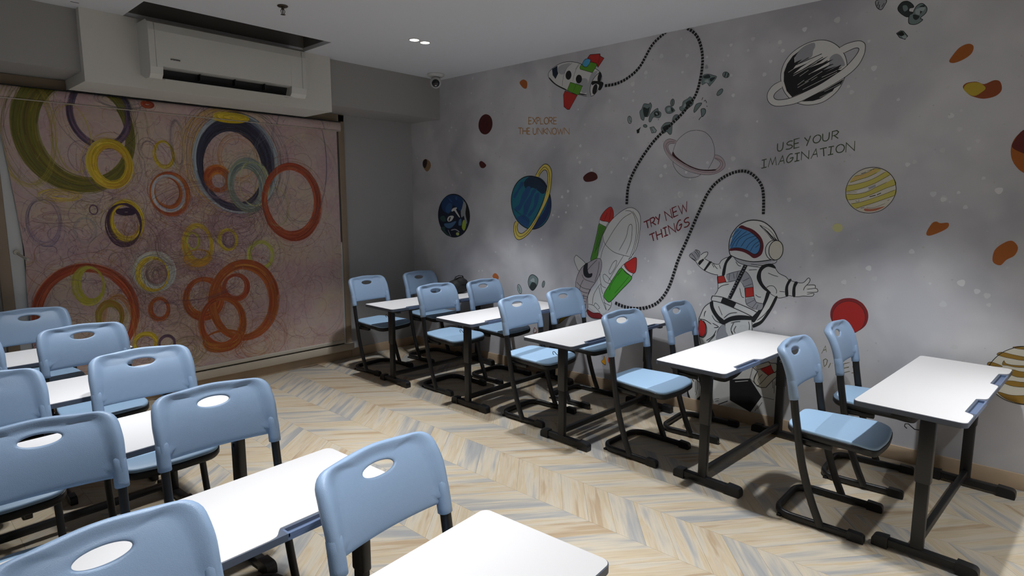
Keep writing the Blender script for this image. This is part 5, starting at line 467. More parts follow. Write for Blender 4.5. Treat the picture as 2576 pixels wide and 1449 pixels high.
931],[2859,948],[2877,996]]],["l","k",38,1,[[2819,1035],[2780,1108],[2744,1131],[2755,1075],[2802,1012],[2819,1035]]],["l","k",39,1,[[2900,923],[2890,874],[2873,832]]],["l","k",39,1,[[2904,919],[2966,823],[2981,727]]],["l","k",39,1,[[2916,893],[2889,802],[2836,697]]],["l","k",39,1,[[2872,825],[2836,701]]],["l","k",39,1,[[2864,833],[2788,777],[2795,727],[2819,699]]],["l","k",40,1,[[3025,730],[2964,722],[2894,665]]],["l","k",40,1,[[2964,722],[2947,749],[2904,714],[2920,698]]],["l","k",39,1,[[2863,762],[2795,741]]],["f","lpr",0,1,[[3145,982],[3102,1051],[3024,1099],[2939,1137],[2896,1125],[2898,1030],[2951,932],[3002,863],[3027,803],[3029,700],[3076,621],[3104,684],[3115,794],[3161,848],[3158,922]]],["l","k",41,1,[[3161,833],[3158,937],[3102,1044],[3015,1103],[2939,1137],[2896,1122],[2898,1030],[2951,932],[3010,855],[3031,788],[3029,700],[3058,638],[3089,615]]],["l","k",40,1,[[3096,986],[3064,945],[2960,925]]],["l","k",39,1,[[2917,1113],[2928,1027],[2960,932]]],["l","k",41,1,[[3124,822],[3108,890],[3078,944]]],["l","k",41,1,[[3051,683],[3043,764],[3002,863]]],["l","k",41,1,[[3153,915],[3090,870],[2997,860]]],["l","k",41,1,[[3157,871],[3089,833],[3027,828]]],["l","k",41,1,[[3124,815],[3079,797],[3031,795]]],["l","k",41,1,[[3115,779],[3048,775]]],["l","k",41,1,[[3110,750],[3052,749]]],["l","k",41,1,[[3105,721],[3047,720]]],["l","k",41,1,[[3095,700],[3051,697]]],["l","k",41,1,[[3090,671],[3055,671]]],["l","k",39,1,[[2939,1126],[2997,1072],[3040,1026]]],["l","k",40,1,[[3071,813],[3078,738],[3072,636]]],["f","nvk",0,1,[[3071,1075],[3037,1091],[3036,1034],[3022,999],[2987,1005],[2995,972],[3038,961],[3074,980],[3084,1030]]],["f","grn3",0,1,[[2699,1072],[2650,1034],[2602,1010],[2601,980],[2693,885],[2788,784],[2821,774],[2864,826],[2808,924],[2753,1005]]],["c","k",45,1,[[2699,1072],[2650,1034],[2602,1010],[2601,980],[2693,885],[2788,784],[2821,774],[2864,826],[2808,924],[2753,1005]]],["l","k",29,1,[[2618,1009],[2694,920],[2757,851]]],["l","k",30,1,[[2722,1029],[2792,925],
[2807,874]]],["l","k",30,1,[[2690,1059],[2729,1007]]],["f","wht",0,0,[[2699,1079],[2668,1108],[2573,1054],[2594,1008],[2650,1041]]],["c","k",37,0,[[2699,1079],[2668,1108],[2573,1054],[2594,1008],[2650,1041]]],["f","red4",0,1,[[2668,1101],[2622,1138],[2561,1168],[2552,1123],[2557,1061],[2580,1036],[2635,1056]]],["c","k",44,1,[[2668,1101],[2622,1138],[2561,1168],[2552,1123],[2557,1061],[2580,1036],[2635,1056]]],["l","k",29,1,[[2652,1089],[2619,1057],[2573,1054]]],["l","k",29,1,[[2660,1102],[2635,1069]]],["f","mrd",0,1,[[3033,681],[2971,659],[2903,664],[2868,625],[2970,612],[3023,635]]],["c","k",40,1,[[3033,681],[2971,659],[2903,664],[2868,625],[2970,612],[3023,635]]],["f","mus",0,1,[[3350,512],[3336,558],[3287,587],[3149,643],[3176,623],[3259,579],[3314,537]]],["c","k",39,1,[[3350,512],[3336,558],[3287,587],[3149,643],[3176,623],[3259,579],[3314,537]]],["f","flm",0,1,[[2775,360],[2759,347],[2763,254],[2788,238],[2807,273]]],["c","k",23,1,[[2775,360],[2759,347],[2763,254],[2788,238],[2807,273]]],["f","flo",0,1,[[2846,294],[2831,220],[2876,239],[2852,265]]],["c","k",24,1,[[2846,294],[2831,220],[2876,239],[2852,265]]],["l","mrd",48,1,[[3639,438],[3654,391],[3631,385],[3610,409],[3639,438]]]]],["mural_astronaut","painted astronaut in a white suit with a blue visor and outstretched arms",[["f","wht",0,0,[[1772,1218],[1801,1211],[1835,1195],[1858,1164],[1909,1163],[1930,1174],[1977,1194],[1955,1217],[1951,1242],[1979,1238],[2010,1219],[2016,1244],[2045,1255],[2058,1242],[2089,1220],[2091,1200],[2044,1167],[2016,1134],[1968,1102],[1905,1082],[1864,1078],[1869,1066],[1859,973],[1882,926],[1906,889],[1901,879],[1966,827],[1994,742],[1994,619],[1986,517],[1782,615],[1592,697],[1588,722],[1521,774],[1463,875],[1432,953],[1380,963],[1354,975],[1316,972],[1286,975],[1261,984],[1203,986],[1199,1008],[1177,1019],[1176,1037],[1191,1045],[1192,1058],[1233,1061],[1227,1095],[1240,1105],[1267,1073],[1305,1070],[1370,1092],[1433,1123],[1472,1180],[1504,1187],[1635,1165],[1722,1183]]],
["l","k",43,1,[[1772,1218],[1811,1208],[1844,1185],[1861,1159],[1906,1162],[1977,1194]]],["l","k",46,1,[[1977,1194],[1955,1217],[1951,1242],[1979,1238],[2007,1217]]],["l","k",46,1,[[2010,1219],[2016,1244],[2045,1255],[2058,1242],[2089,1220],[2091,1200],[2044,1167],[2016,1134],[1968,1102],[1905,1082],[1864,1078]]],["l","k",45,1,[[1864,1078],[1868,1056],[1859,973],[1882,926]]],["l","k",41,1,[[1467,1176],[1433,1126],[1384,1104],[1361,1083],[1305,1070],[1267,1073],[1240,1105],[1227,1097],[1234,1072],[1257,1043],[1264,1020]]],["l","k",39,1,[[1245,1057],[1196,1062],[1191,1042]]],["l","k",39,1,[[1243,1029],[1192,1040],[1178,1035],[1179,1017],[1242,1008]]],["l","k",39,1,[[1241,995],[1199,1006],[1208,985],[1261,982],[1286,975],[1316,972],[1354,975],[1380,963],[1423,952],[1473,972],[1511,1001]]],["l","k",41,1,[[1510,1015],[1486,1031],[1459,1029],[1439,1003],[1440,980]]],["l","k",42,1,[[1638,1131],[1583,1138]]],["l","k",41,1,[[1504,1120],[1468,1107],[1434,1100]]],["l","k",40,1,[[1419,998],[1384,998]]],["l","k",45,1,[[1904,1161],[1887,1138],[1869,1122]]],["l","k",44,1,[[1858,1154],[1846,1126]]],["l","k",45,1,[[1914,1158],[1897,1132]]],["l","k",45,1,[[1859,973],[1830,1000],[1777,1017]]],["l","k",43,1,[[1698,998],[1680,937],[1661,929]]],["l","k",42,1,[[1582,959],[1563,946],[1542,944]]],["l","k",43,1,[[1736,1186],[1716,1159],[1696,1156]]],["l","k",31,1,[[2073,1221],[2061,1196],[2040,1182]]],["l","k",31,1,[[2059,1230],[2048,1200],[2030,1193]]],["l","k",31,1,[[2044,1240],[2034,1204],[2022,1204]]],["l","k",31,1,[[2030,1250],[2021,1208],[2013,1214]]],["f","gry",0,1,[[2089,1215],[2048,1252],[2013,1234],[2009,1204],[2034,1173],[2072,1191]]],["l","k",41,1,[[2089,1220],[2091,1200],[2036,1170]]],["l","k",36,1,[[2055,1242],[2036,1223],[2022,1198]]],["l","k",36,1,[[2079,1225],[2056,1202],[2037,1178]]],["l","k",36,1,[[2045,1252],[2023,1228],[2014,1204]]],["f","blk",0,0,[[2013,1174],[1982,1193],[1977,1181],[2011,1139],[2025,1153]]],["f","blk",0,0,[[1935,1176],[1914,1173],[1963,1103],[1978,
1107]]],["f","blk",0,1,[[1787,1222],[1765,1218],[1799,1168],[1812,1082],[1834,1080],[1819,1167]]],["f","blk",0,1,[[1556,1161],[1512,1184],[1472,1182],[1452,1154],[1502,1164],[1533,1148],[1550,1119],[1547,1073],[1526,1032],[1474,981],[1525,1000],[1569,1052],[1580,1098]]],["f","blk",0,1,[[1361,1086],[1344,1085],[1363,1038],[1359,974],[1378,972],[1382,1032]]],["f","blk",0,1,[[1322,1073],[1302,1070],[1315,1033],[1314,972],[1333,977],[1334,1031]]],["f","blk",0,1,[[1504,990],[1483,980],[1506,903],[1555,798],[1585,756],[1601,787],[1558,845],[1524,910]]],["f","blk",0,1,[[1446,956],[1430,953],[1463,866],[1521,764],[1574,723],[1588,722],[1585,746],[1531,782],[1481,873]]],["f","gry",0,1,[[1800,1086],[1709,1119],[1652,1116],[1616,1062],[1604,1011],[1660,1001],[1686,1047],[1724,1048],[1778,1034]]],["l","k",34,1,[[1800,1086],[1709,1119],[1656,1116],[1616,1067],[1599,1007]]],["l","k",34,1,[[1802,1027],[1715,1049],[1685,1037],[1664,1001]]],["l","k",29,1,[[1749,1099],[1740,1061]]],["l","k",29,1,[[1718,1111],[1726,1067]]],["l","k",28,1,[[1630,1075],[1676,1048]]],["l","k",28,1,[[1610,1034],[1665,1008]]],["l","k",29,1,[[1776,1092],[1778,1044]]],["f","red",0,0,[[1866,1066],[1819,1077],[1800,1032],[1859,1015]]],["c","k",40,0,[[1866,1066],[1819,1077],[1800,1032],[1859,1015]]],["f","red",0,0,[[1660,999],[1601,1011],[1592,946],[1651,932]]],["c","k",38,0,[[1660,999],[1601,1011],[1592,946],[1651,932]]],["f","gry",0,1,[[1651,921],[1590,936],[1570,905],[1528,900],[1535,857],[1581,852],[1639,879]]],["l","k",33,1,[[1662,1001],[1651,925],[1639,879],[1581,852]]],["l","k",33,1,[[1591,946],[1585,923],[1570,905],[1528,900]]],["l","k",29,1,[[1644,883],[1589,918]]],["l","k",28,1,[[1600,859],[1570,905]]],["l","k",28,1,[[1572,853],[1560,888]]],["f","blk",0,0,[[1669,1186],[1637,1188],[1756,907],[1784,912]]],["l","lgr",42,0,[[1662,1175],[1652,1178]]],["l","lgr",43,0,[[1670,1157],[1660,1154]]],["l","lgr",43,0,[[1678,1139],[1668,1142]]],["l","lgr",43,0,[[1687,1120],[1676,1118]]],["l","lgr",43,0,[[1695,1102],
[1685,1106]]],["l","lgr",43,0,[[1704,1084],[1693,1081]]],["l","lgr",43,0,[[1712,1066],[1702,1070]]],["l","lgr",43,0,[[1721,1047],[1710,1044]]],["l","lgr",43,0,[[1729,1029],[1719,1033]]],["l","lgr",44,0,[[1738,1010],[1727,1008]]],["l","lgr",44,0,[[1747,992],[1736,996]]],["l","lgr",44,0,[[1755,973],[1744,970]]],["l","lgr",44,0,[[1764,954],[1753,958]]],["l","lgr",44,0,[[1773,936],[1762,933]]],["l","lgr",44,0,[[1782,917],[1771,921]]],["f","lgr",0,1,[[1748,1214],[1684,1199],[1567,1195],[1478,1207],[1553,1175],[1654,1163],[1717,1178]]],["l","k",38,1,[[1748,1214],[1717,1181],[1654,1163],[1561,1156]]],["l","k",36,1,[[1447,1214],[1463,1190],[1552,1170],[1626,1175]]],["f","wht",0,1,[[1783,1241],[1791,1308],[1775,1380],[1730,1443],[1671,1477],[1611,1485],[1546,1470],[1486,1421],[1451,1359],[1425,1292],[1457,1227],[1500,1211],[1609,1192],[1704,1203],[1762,1223]]],["c","k",63,1,[[1783,1241],[1791,1308],[1775,1380],[1730,1443],[1671,1477],[1611,1485],[1546,1470],[1486,1421],[1451,1359],[1425,1292],[1457,1227],[1500,1211],[1609,1192],[1704,1203],[1762,1223]]],["f","mar5",0,1,[[1779,1261],[1782,1280],[1725,1436],[1668,1435],[1611,1411],[1563,1364],[1544,1310],[1552,1254],[1578,1227],[1610,1218],[1644,1239],[1687,1258],[1740,1265]]],["f","vis",0,1,[[1782,1280],[1778,1332],[1744,1421],[1696,1420],[1638,1398],[1590,1358],[1567,1318],[1576,1266],[1607,1246],[1640,1261],[1688,1280],[1737,1284]]],["l","k",34,1,[[1781,1294],[1759,1343],[1705,1415]]],["l","k",34,1,[[1779,1356],[1747,1395],[1724,1415]]],["l","k",33,1,[[1742,1291],[1711,1354],[1634,1396]]],["l","k",33,1,[[1704,1293],[1664,1351],[1600,1377]]],["l","k",33,1,[[1667,1280],[1639,1324],[1586,1366]]],["l","k",33,1,[[1636,1263],[1611,1311],[1575,1340]]],["l","k",32,1,[[1600,1293],[1574,1317]]],["l","k",34,1,[[1770,1285],[1740,1343],[1667,1407]]],["l","k",39,1,[[1782,1280],[1717,1285],[1660,1272],[1607,1246],[1576,1266],[1567,1318],[1590,1363],[1639,1401]]],["f","blk",0,1,[[1582,1453],[1540,1429],[1497,1389],[1455,1352],[1486,1351],
[1524,1393]]],["l","wht",27,1,[[1568,1447],[1516,1407],[1468,1354]]],["l","wht",23,1,[[1558,1433],[1510,1384],[1477,1349]]],["l","k",27,1,[[1582,1453],[1517,1425],[1465,1368]]],["f","wht",0,1,[[1413,1276],[1416,1260],[1421,1246],[1429,1234],[1439,1224],[1450,1216],[1463,1212],[1476,1212],[1489,1215],[1501,1221],[1512,1230],[1520,1242],[1526,1256],[1529,1271],[1530,1286],[1527,1302],[1521,1316],[1513,1328],[1503,1338],[1491,1346],[1479,1349],[1466,1350],[1453,1347],[1441,1340],[1431,1331],[1422,1319],[1417,1306],[1414,1291]]],["c","k",49,1,[[1413,1276],[1416,1260],[1421,1246],[1429,1234],[1439,1224],[1450,1216],[1463,1212],[1476,1212],[1489,1215],[1501,1221],[1512,1230],[1520,1242],[1526,1256],[1529,1271],[1530,1286],[1527,1302],[1521,1316],[1513,1328],[1503,1338],[1491,1346],[1479,1349],[1466,1350],[1453,1347],[1441,1340],[1431,1331],[1422,1319],[1417,1306],[1414,1291]]],["f","crm",0,1,[[1412,1277],[1414,1262],[1418,1249],[1425,1236],[1433,1226],[1443,1219],[1453,1215],[1464,1214],[1474,1217],[1484,1223],[1492,1232],[1499,1243],[1504,1256],[1506,1271],[1506,1286],[1504,1301],[1499,1315],[1492,1327],[1484,1337],[1474,1344],[1464,1348],[1453,1348],[1443,1346],[1433,1340],[1425,1331],[1418,1320],[1414,1306],[1412,1292]]],["c","k",53,1,[[1412,1277],[1414,1262],[1418,1249],[1425,1236],[1433,1226],[1443,1219],[1453,1215],[1464,1214],[1474,1217],[1484,1223],[1492,1232],[1499,1243],[1504,1256],[1506,1271],[1506,1286],[1504,1301],[1499,1315],[1492,1327],[1484,1337],[1474,1344],[1464,1348],[1453,1348],[1443,1346],[1433,1340],[1425,1331],[1418,1320],[1414,1306],[1412,1292]]],["l","k",50,1,[[1898,921],[1907,896],[1903,881]]],["l","k",50,1,[[1897,919],[1816,915],[1716,886],[1619,856],[1561,832]]],["l","k",51,1,[[1903,881],[1834,874],[1734,846],[1645,817],[1590,795]]],["l","k",42,1,[[1561,832],[1590,795]]],["f","blk",0,0,[[1819,917],[1716,884],[1734,846],[1834,874]]],["f","blk",0,1,[[1916,865],[1893,877],[1883,833],[1845,778],[1798,744],[1794,715],[1827,720],[1880,774],[1908,
820]]],["f","blk",0,1,[[1803,743],[1750,780],[1673,799],[1583,796],[1582,777],[1671,765],[1748,746],[1792,720]]],["l","k",41,1,[[1916,865],[1960,824],[1989,755],[1998,718],[1990,601],[1974,537]]],["l","k",42,1,[[1993,731],[1951,729],[1924,718],[1898,703]]],["l","k",41,1,[[1896,772],[1868,735],[1812,717]]],["l","k",41,1,[[1888,712],[1841,691],[1876,679]]],["l","k",40,1,[[1816,707],[1844,663],[1854,606],[1851,594]]],["l","k",40,1,[[1792,720],[1790,676],[1770,629]]],["l","k",38,1,[[1600,775],[1594,742],[1592,699]]],["l","k",38,1,[[1621,760],[1612,730],[1613,700]]],["l","k",39,1,[[1728,736],[1745,687],[1734,649]]],["l","k",39,1,[[1710,716],[1723,680],[1712,662]]],["l","k",39,1,[[1748,731],[1714,745],[1680,752]]],["l","k",41,1,[[1931,572],[1883,612],[1857,661]]],["l","k",41,1,[[1917,561],[1883,602],[1863,630]]],["l","k",41,1,[[1957,754],[1953,785],[1944,798]]],["l","k",40,1,[[1848,845],[1817,781]]],["l","k",40,1,[[1804,761],[1761,801],[1705,815]]],["l","k",38,1,[[1561,775],[1515,819],[1481,870]]],["l","k",39,1,[[1740,673],[1729,650]]],["f","gry",0,1,[[1816,707],[1791,705],[1784,666],[1770,629],[1851,594],[1849,642]]],["f","red4",0,1,[[1992,716],[1964,717],[1941,685],[1941,629],[1961,600],[1987,602],[1997,636]]],["c","k",42,1,[[1992,716],[1964,717],[1941,685],[1941,629],[1961,600],[1987,602],[1997,636]]],["l","k",46,1,[[1961,723],[1936,686],[1933,630],[1955,594],[1987,594]]]]],["mural_football","painted black and white football under the astronaut boot",[["f","wht",0,1,[[2078,197],[2009,349],[1854,435],[1669,490],[1510,510],[1403,479],[1370,378],[1380,268],[1415,101],[1576,86],[1838,84],[1990,96],[2038,86],[2064,112]]],["l","k",49,1,[[2066,164],[2056,122],[2038,86]]],["f","blk",0,1,[[2075,174],[2064,148],[2038,86],[2064,104]]],["f","blk",0,0,[[1990,96],[1959,135],[1933,97]]],["f","blk",0,0,[[1749,306],[1736,305],[1589,342],[1498,224],[1572,92],[1728,147],[1737,297]]],["l","wht",52,0,[[1696,296],[1601,323]]],["l","k",34,1,[[1734,308],[1696,355],[1573,434]]],["l","k",33,1,
[[1589,342],[1573,430]]],["l","k",33,1,[[1589,342],[1530,295]]],["l","k",32,1,[[1498,224],[1411,222]]],["l","k",36,1,[[2004,236],[2002,149]]],["l","k",36,1,[[1989,263],[1989,176],[1997,126]]],["l","k",36,1,[[1976,238],[1967,129]]],["l","k",35,1,[[1848,128],[1810,142]]],["l","k",35,1,[[1839,114],[1813,124]]],["l","k",32,1,[[1430,359],[1423,303]]],["l","k",31,1,[[1417,354],[1414,268]]],["l","k",32,1,[[1492,185],[1524,126]]],["l","k",33,1,[[1519,153],[1541,105]]],["l","blk",62,1,[[1819,92],[1743,138]]]]],["mural_boot","painted white astronaut boot with a red patch resting on the football",[["f","crm",0,0,[[1573,430],[1545,450],[1464,490],[1447,482],[1413,488],[1402,468],[1401,394],[1430,359],[1471,300],[1502,292],[1537,301],[1560,329],[1554,356],[1536,407]]],["c","k",43,0,[[1573,430],[1545,450],[1464,490],[1447,482],[1413,488],[1402,468],[1401,394],[1430,359],[1471,300],[1502,292],[1537,301],[1560,329],[1554,356],[1536,407]]],["f","red4",0,0,[[1520,429],[1449,467],[1421,422],[1459,390]]],["l","k",36,1,[[1559,438],[1530,420],[1443,472]]],["l","k",36,1,[[1536,407],[1555,363],[1558,333],[1538,304],[1516,305]]],["l","k",35,1,[[1464,490],[1450,471],[1421,418],[1404,440]]],["l","k",36,1,[[1523,304],[1488,351],[1459,390],[1403,432]]],["l","k",36,1,[[1500,392],[1523,362],[1530,339],[1517,316]]],["l","k",36,1,[[1516,422],[1459,390]]]]],["mural_lettering","orange hand painted words EXPLORE THE UNKNOWN",[["l","orl",83,0,[[3684,2382],[3721,2386],[3721,2327],[3684,2324]]],["l","orl",83,0,[[3721,2356],[3689,2354]]],["l","orl",83,0,[[3675,2381],[3626,2319]]],["l","orl",82,0,[[3627,2377],[3675,2323]]],["l","orl",82,0,[[3620,2318],[3621,2376],[3600,2374],[3592,2362],[3600,2346],[3620,2347]]],["l","orl",81,0,[[3580,2372],[3580,2315],[3545,2312]]],["l","orl",80,1,[[3513,2366],[3530,2359],[3538,2340],[3530,2318],[3512,2309],[3494,2314],[3487,2335],[3495,2356],[3513,2366]]],["l","orl",80,0,[[3478,2306],[3479,2363],[3452,2360],[3441,2347],[3452,2332],[3478,2332]]],["l","orl",79,0,[[3465,
2330],[3440,2303]]],["l","orl",78,0,[[3394,2355],[3430,2358],[3429,2302],[3393,2299]]],["l","orl",79,0,[[3429,2330],[3399,2327]]],["l","orl",85,0,[[3849,2303],[3802,2299]]],["l","orl",85,0,[[3826,2301],[3825,2244]]],["l","orl",85,0,[[3792,2298],[3792,2241]]],["l","orl",84,0,[[3746,2294],[3746,2238]]],["l","orl",85,0,[[3792,2270],[3746,2266]]],["l","orl",83,0,[[3703,2290],[3734,2293],[3734,2237],[3703,2234]]],["l","orl",84,0,[[3734,2265],[3708,2263]]],["l","orl",83,1,[[3667,2288],[3667,2248],[3658,2232],[3640,2229],[3627,2242],[3623,2284]]],["l","orl",82,0,[[3610,2227],[3610,2283],[3560,2223],[3561,2279]]],["l","orl",81,0,[[3546,2278],[3546,2222]]],["l","orl",80,0,[[3498,2273],[3546,2250],[3497,2218]]],["l","orl",80,0,[[3501,2219],[3502,2274],[3455,2215],[3455,2270]]],["l","orl",79,1,[[3420,2267],[3438,2260],[3445,2242],[3437,2220],[3420,2213],[3402,2218],[3395,2238],[3403,2257],[3420,2267]]],["l","orl",78,0,[[3386,2264],[3368,2209],[3351,2250],[3333,2206],[3317,2258]]],["l","orl",77,0,[[3308,2204],[3309,2258],[3254,2200],[3255,2253]]]]],["mural_lettering","dark green hand painted words USE YOUR IMAGINATION",[["l","dgl",66,1,[[1490,2005],[1489,1967],[1481,1954],[1466,1955],[1455,1971],[1453,2012]]],["l","dgl",65,1,[[1392,2014],[1412,2014],[1429,2001],[1421,1990],[1401,1988],[1393,1977],[1410,1964],[1435,1962]]],["l","dgl",64,0,[[1350,2030],[1384,2023],[1382,1965],[1348,1972]]],["l","dgl",65,0,[[1383,1994],[1354,2000]]],["l","dgl",64,0,[[1320,2031],[1299,2007]]],["l","dgl",63,0,[[1283,2040],[1304,1976]]],["l","dgl",62,1,[[1242,2042],[1258,2032],[1266,2014],[1259,1996],[1243,1992],[1227,2001],[1220,2021],[1226,2037],[1242,2042]]],["l","dgl",62,1,[[1210,2048],[1208,2013],[1199,2001],[1183,2002],[1172,2017],[1171,2055]]],["l","dgl",61,0,[[1154,2004],[1154,2056],[1128,2061],[1117,2051],[1128,2035],[1154,2028]]],["l","dgl",61,0,[[1141,2030],[1117,2011]]],["l","dgl",68,0,[[1590,1897],[1557,1904]]],["l","dgl",68,0,[[1574,1901],[1572,1847]]],["l","dgl",68,0,[[1589,1843],
[1555,1850]]],["l","dgl",68,0,[[1544,1849],[1531,1908],[1516,1865],[1499,1914],[1490,1859]]],["l","dgl",67,0,[[1478,1860],[1452,1921],[1438,1868]]],["l","dgl",66,0,[[1467,1884],[1443,1889]]],["l","dgl",65,1,[[1388,1930],[1404,1929],[1420,1909],[1424,1886],[1412,1873],[1392,1885],[1384,1906],[1404,1899]]],["l","dgl",65,0,[[1374,1929],[1343,1935]]],["l","dgl",64,0,[[1359,1932],[1358,1882]]],["l","dgl",65,0,[[1374,1878],[1343,1885]]],["l","dgl",64,0,[[1331,1885],[1332,1939],[1286,1893],[1287,1947]]],["l","dgl",63,0,[[1272,1892],[1245,1953],[1232,1900]]],["l","dgl",63,0,[[1261,1917],[1237,1921]]],["l","dgl",62,0,[[1221,1951],[1180,1958]]],["l","dgl",62,0,[[1200,1954],[1194,1904]]],["l","dgl",61,0,[[1170,1960],[1138,1964]]],["l","dgl",61,0,[[1154,1962],[1156,1912]]],["l","dgl",62,0,[[1171,1910],[1140,1915]]],["l","dgl",60,1,[[1100,1973],[1117,1964],[1125,1946],[1118,1927],[1102,1922],[1085,1930],[1077,1949],[1084,1966],[1100,1973]]],["l","dgl",60,0,[[1067,1921],[1068,1980],[1019,1930],[1021,1989]]]]],["mural_lettering","dark red hand painted words TRY NEW THINGS",[["l","drl",98,0,[[2499,1454],[2447,1475]]],["l","drl",98,0,[[2473,1464],[2457,1408]]],["l","drl",97,0,[[2427,1417],[2442,1482],[2415,1494],[2400,1485],[2408,1462],[2434,1446]]],["l","drl",97,0,[[2420,1453],[2388,1435]]],["l","drl",96,0,[[2397,1500],[2369,1477]]],["l","drl",95,0,[[2358,1521],[2369,1440]]],["l","drl",94,0,[[2298,1468],[2318,1539],[2249,1491],[2270,1562]]],["l","drl",92,0,[[2218,1582],[2254,1566],[2237,1499],[2200,1515]]],["l","drl",93,0,[[2245,1532],[2214,1546]]],["l","drl",92,0,[[2205,1587],[2170,1525],[2166,1589],[2134,1541],[2134,1619]]],["l","drl",97,0,[[2445,1354],[2398,1374]]],["l","drl",97,0,[[2421,1364],[2404,1308]]],["l","drl",96,0,[[2388,1386],[2370,1317]]],["l","drl",95,0,[[2343,1404],[2326,1336]]],["l","drl",96,0,[[2379,1352],[2334,1370]]],["l","drl",95,0,[[2328,1408],[2294,1422]]],["l","drl",94,0,[[2311,1415],[2296,1354]]],["l","drl",95,0,[[2313,1347],[2279,1361]]],["l","drl",94,0,
[[2264,1363],[2283,1431],[2216,1384],[2235,1452]]],["l","drl",92,1,[[2176,1477],[2192,1473],[2207,1444],[2210,1412],[2196,1396],[2176,1416],[2170,1446],[2190,1433]]],["l","drl",90,1,[[2111,1497],[2133,1491],[2149,1471],[2139,1459],[2117,1462],[2107,1450],[2123,1429],[2149,1421]]]]],["mural_lettering","faint olive hand painted letters behind the nearest chair pair",[["l","oll",47,0,[[1124,606],[1104,662],[1095,621]]],["l","oll",47,0,[[1116,629],[1099,638]]],["l","oll",47,0,[[1102,520],[1110,564],[1097,575],[1085,567],[1090,537],[1102,520]]],["l","oll",45,0,[[953,576],[988,560],[982,502],[948,518]]],["l","oll",46,0,[[985,531],[956,545]]],["l","oll",45,1,[[901,575],[919,570],[933,553],[926,542],[909,544],[902,532],[916,515],[938,509]]],["l","oll",47,1,[[1076,517],[1065,552]]],["l","oll",46,1,[[1002,559],[990,565]]]]]],"stars":[[2847,2436,118],[3163,2400,77],[2518,2613,139],[2524,2571,115],[2633,2538,159],[2624,2570,75],[2621,2479,76],[2699,2478,76],[2327,2536,112],[2378,2545,73],[2208,2571,98],[2160,2481,59],[2333,2451,89],[2626,2413,110],[2652,2350,76],[2658,2134,65],[2539,2168,203],[1813,2357,112],[1834,2496,97],[2357,2532,48],[1983,1899,113],[2149,1836,104],[2325,1886,144],[2360,1816,142],[2314,1833,78],[1792,1919,172],[1817,1851,72],[2115,1783,79],[1988,1802,90],[2291,1893,62],[1514,2665,132],[1491,2607,118],[1566,2548,106],[1604,2470,129],[985,2580,89],[1000,2416,58],[1080,2324,99],[1059,2289,138],[1171,2739,181],[1362,2718,145],[1695,2717,136],[1513,2664,132],[1493,2608,106],[1567,2551,108],[1604,2471,136],[946,2416,162],[933,2353,81],[1059,2289,134],[1081,2326,84],[804,2215,88],[1636,2163,74],[1814,2358,123],[1794,1921,146],[1847,2703,112],[1724,2647,101],[1864,2635,84],[1898,2608,66],[2177,2685,128],[2022,2650,96],[2229,2810,98],[2210,2572,99],[538,2096,153],[562,1904,141],[694,1845,129],[728,1831,130],[491,2017,130],[405,2014,75],[439,1906,107],[402,1946,106],[587,1655,160],[534,1628,175],[287,1670,181],[565,2254,91],[557,2224,76],[492,2120,76],[360,1740,91],
[467,1662,86],[1393,1627,148],[1683,1658,136],[1863,1710,99],[1829,1654,60],[1983,1900,110],[1816,1851,59],[1864,1635,100],[2059,1657,134],[2189,1671,230],[2231,1650,105],[1746,1520,119],[2089,1083,192],[2057,1091,85],[1910,1038,125],[2087,1024,96],[2124,1008,97],[1912,973,84],[1960,919,106],[1992,841,96],[1888,975,94],[2240,1071,98],[1235,1337,120],[1222,1258,83],[888,1197,166],[850,1134,149],[1022,1097,154],[1366,952,106],[1388,914,136],[1441,848,128],[1327,793,97],[1378,789,78],[1508,709,110],[667,1313,150],[561,1128,75],[412,1145,193],[336,1103,151],[289,1083,158],[488,1012,182],[277,1031,111],[501,734,169],[413,766,149],[429,1579,117],[536,1623,135],[503,1609,71],[984,449,94],[1422,1401,76],[1824,1588,60],[2229,859,99],[2388,2714,172],[2518,2612,156],[2632,2542,180],[2518,2575,115],[2622,2481,96],[2846,2434,121],[3090,2268,103],[3134,2094,140],[3049,2017,150],[3165,1995,106],[3138,1956,141],[3014,1888,128],[2814,1860,124],[3261,1711,133],[3326,1662,134],[2674,1963,165],[2703,1969,89],[2326,1889,148],[2469,1877,86],[2358,1818,138],[2649,1821,100],[4348,2150,121],[4200,2563,91],[4158,2482,78],[4775,2384,98],[4808,2352,98],[4706,2354,83],[5062,2372,115],[5170,2385,87],[4785,2624,83],[4862,2629,70],[4455,2829,106],[4307,2679,92],[4477,2692,80],[4636,1920,98],[4878,1774,131],[5421,2079,91],[5343,2104,90],[4773,1797,100],[2976,2314,68],[2184,1671,209],[2230,1650,105],[3061,1648,118],[3416,2100,72],[2231,2812,79],[2179,2685,108],[2210,2571,89],[2335,2451,82],[2326,2539,112],[3764,1887,89],[5089,1848,89],[3997,1226,149],[3753,1220,131],[3672,1208,117],[3936,1232,80],[3562,1277,103],[3258,1587,109],[3281,1526,98],[3429,1500,100],[3362,1486,87],[3206,1415,49],[3115,1396,145],[3159,1582,96],[4151,1129,69],[4491,1291,71],[4797,1169,89],[5105,1038,92],[5099,916,92],[5227,1390,76],[2476,1164,101],[2423,1014,124],[2498,981,80],[2446,1145,78],[2092,1080,192],[2123,1009,119],[2086,1025,86],[2561,842,58],[3018,1662,106],[4339,929,85],[4388,922,86]]}''')
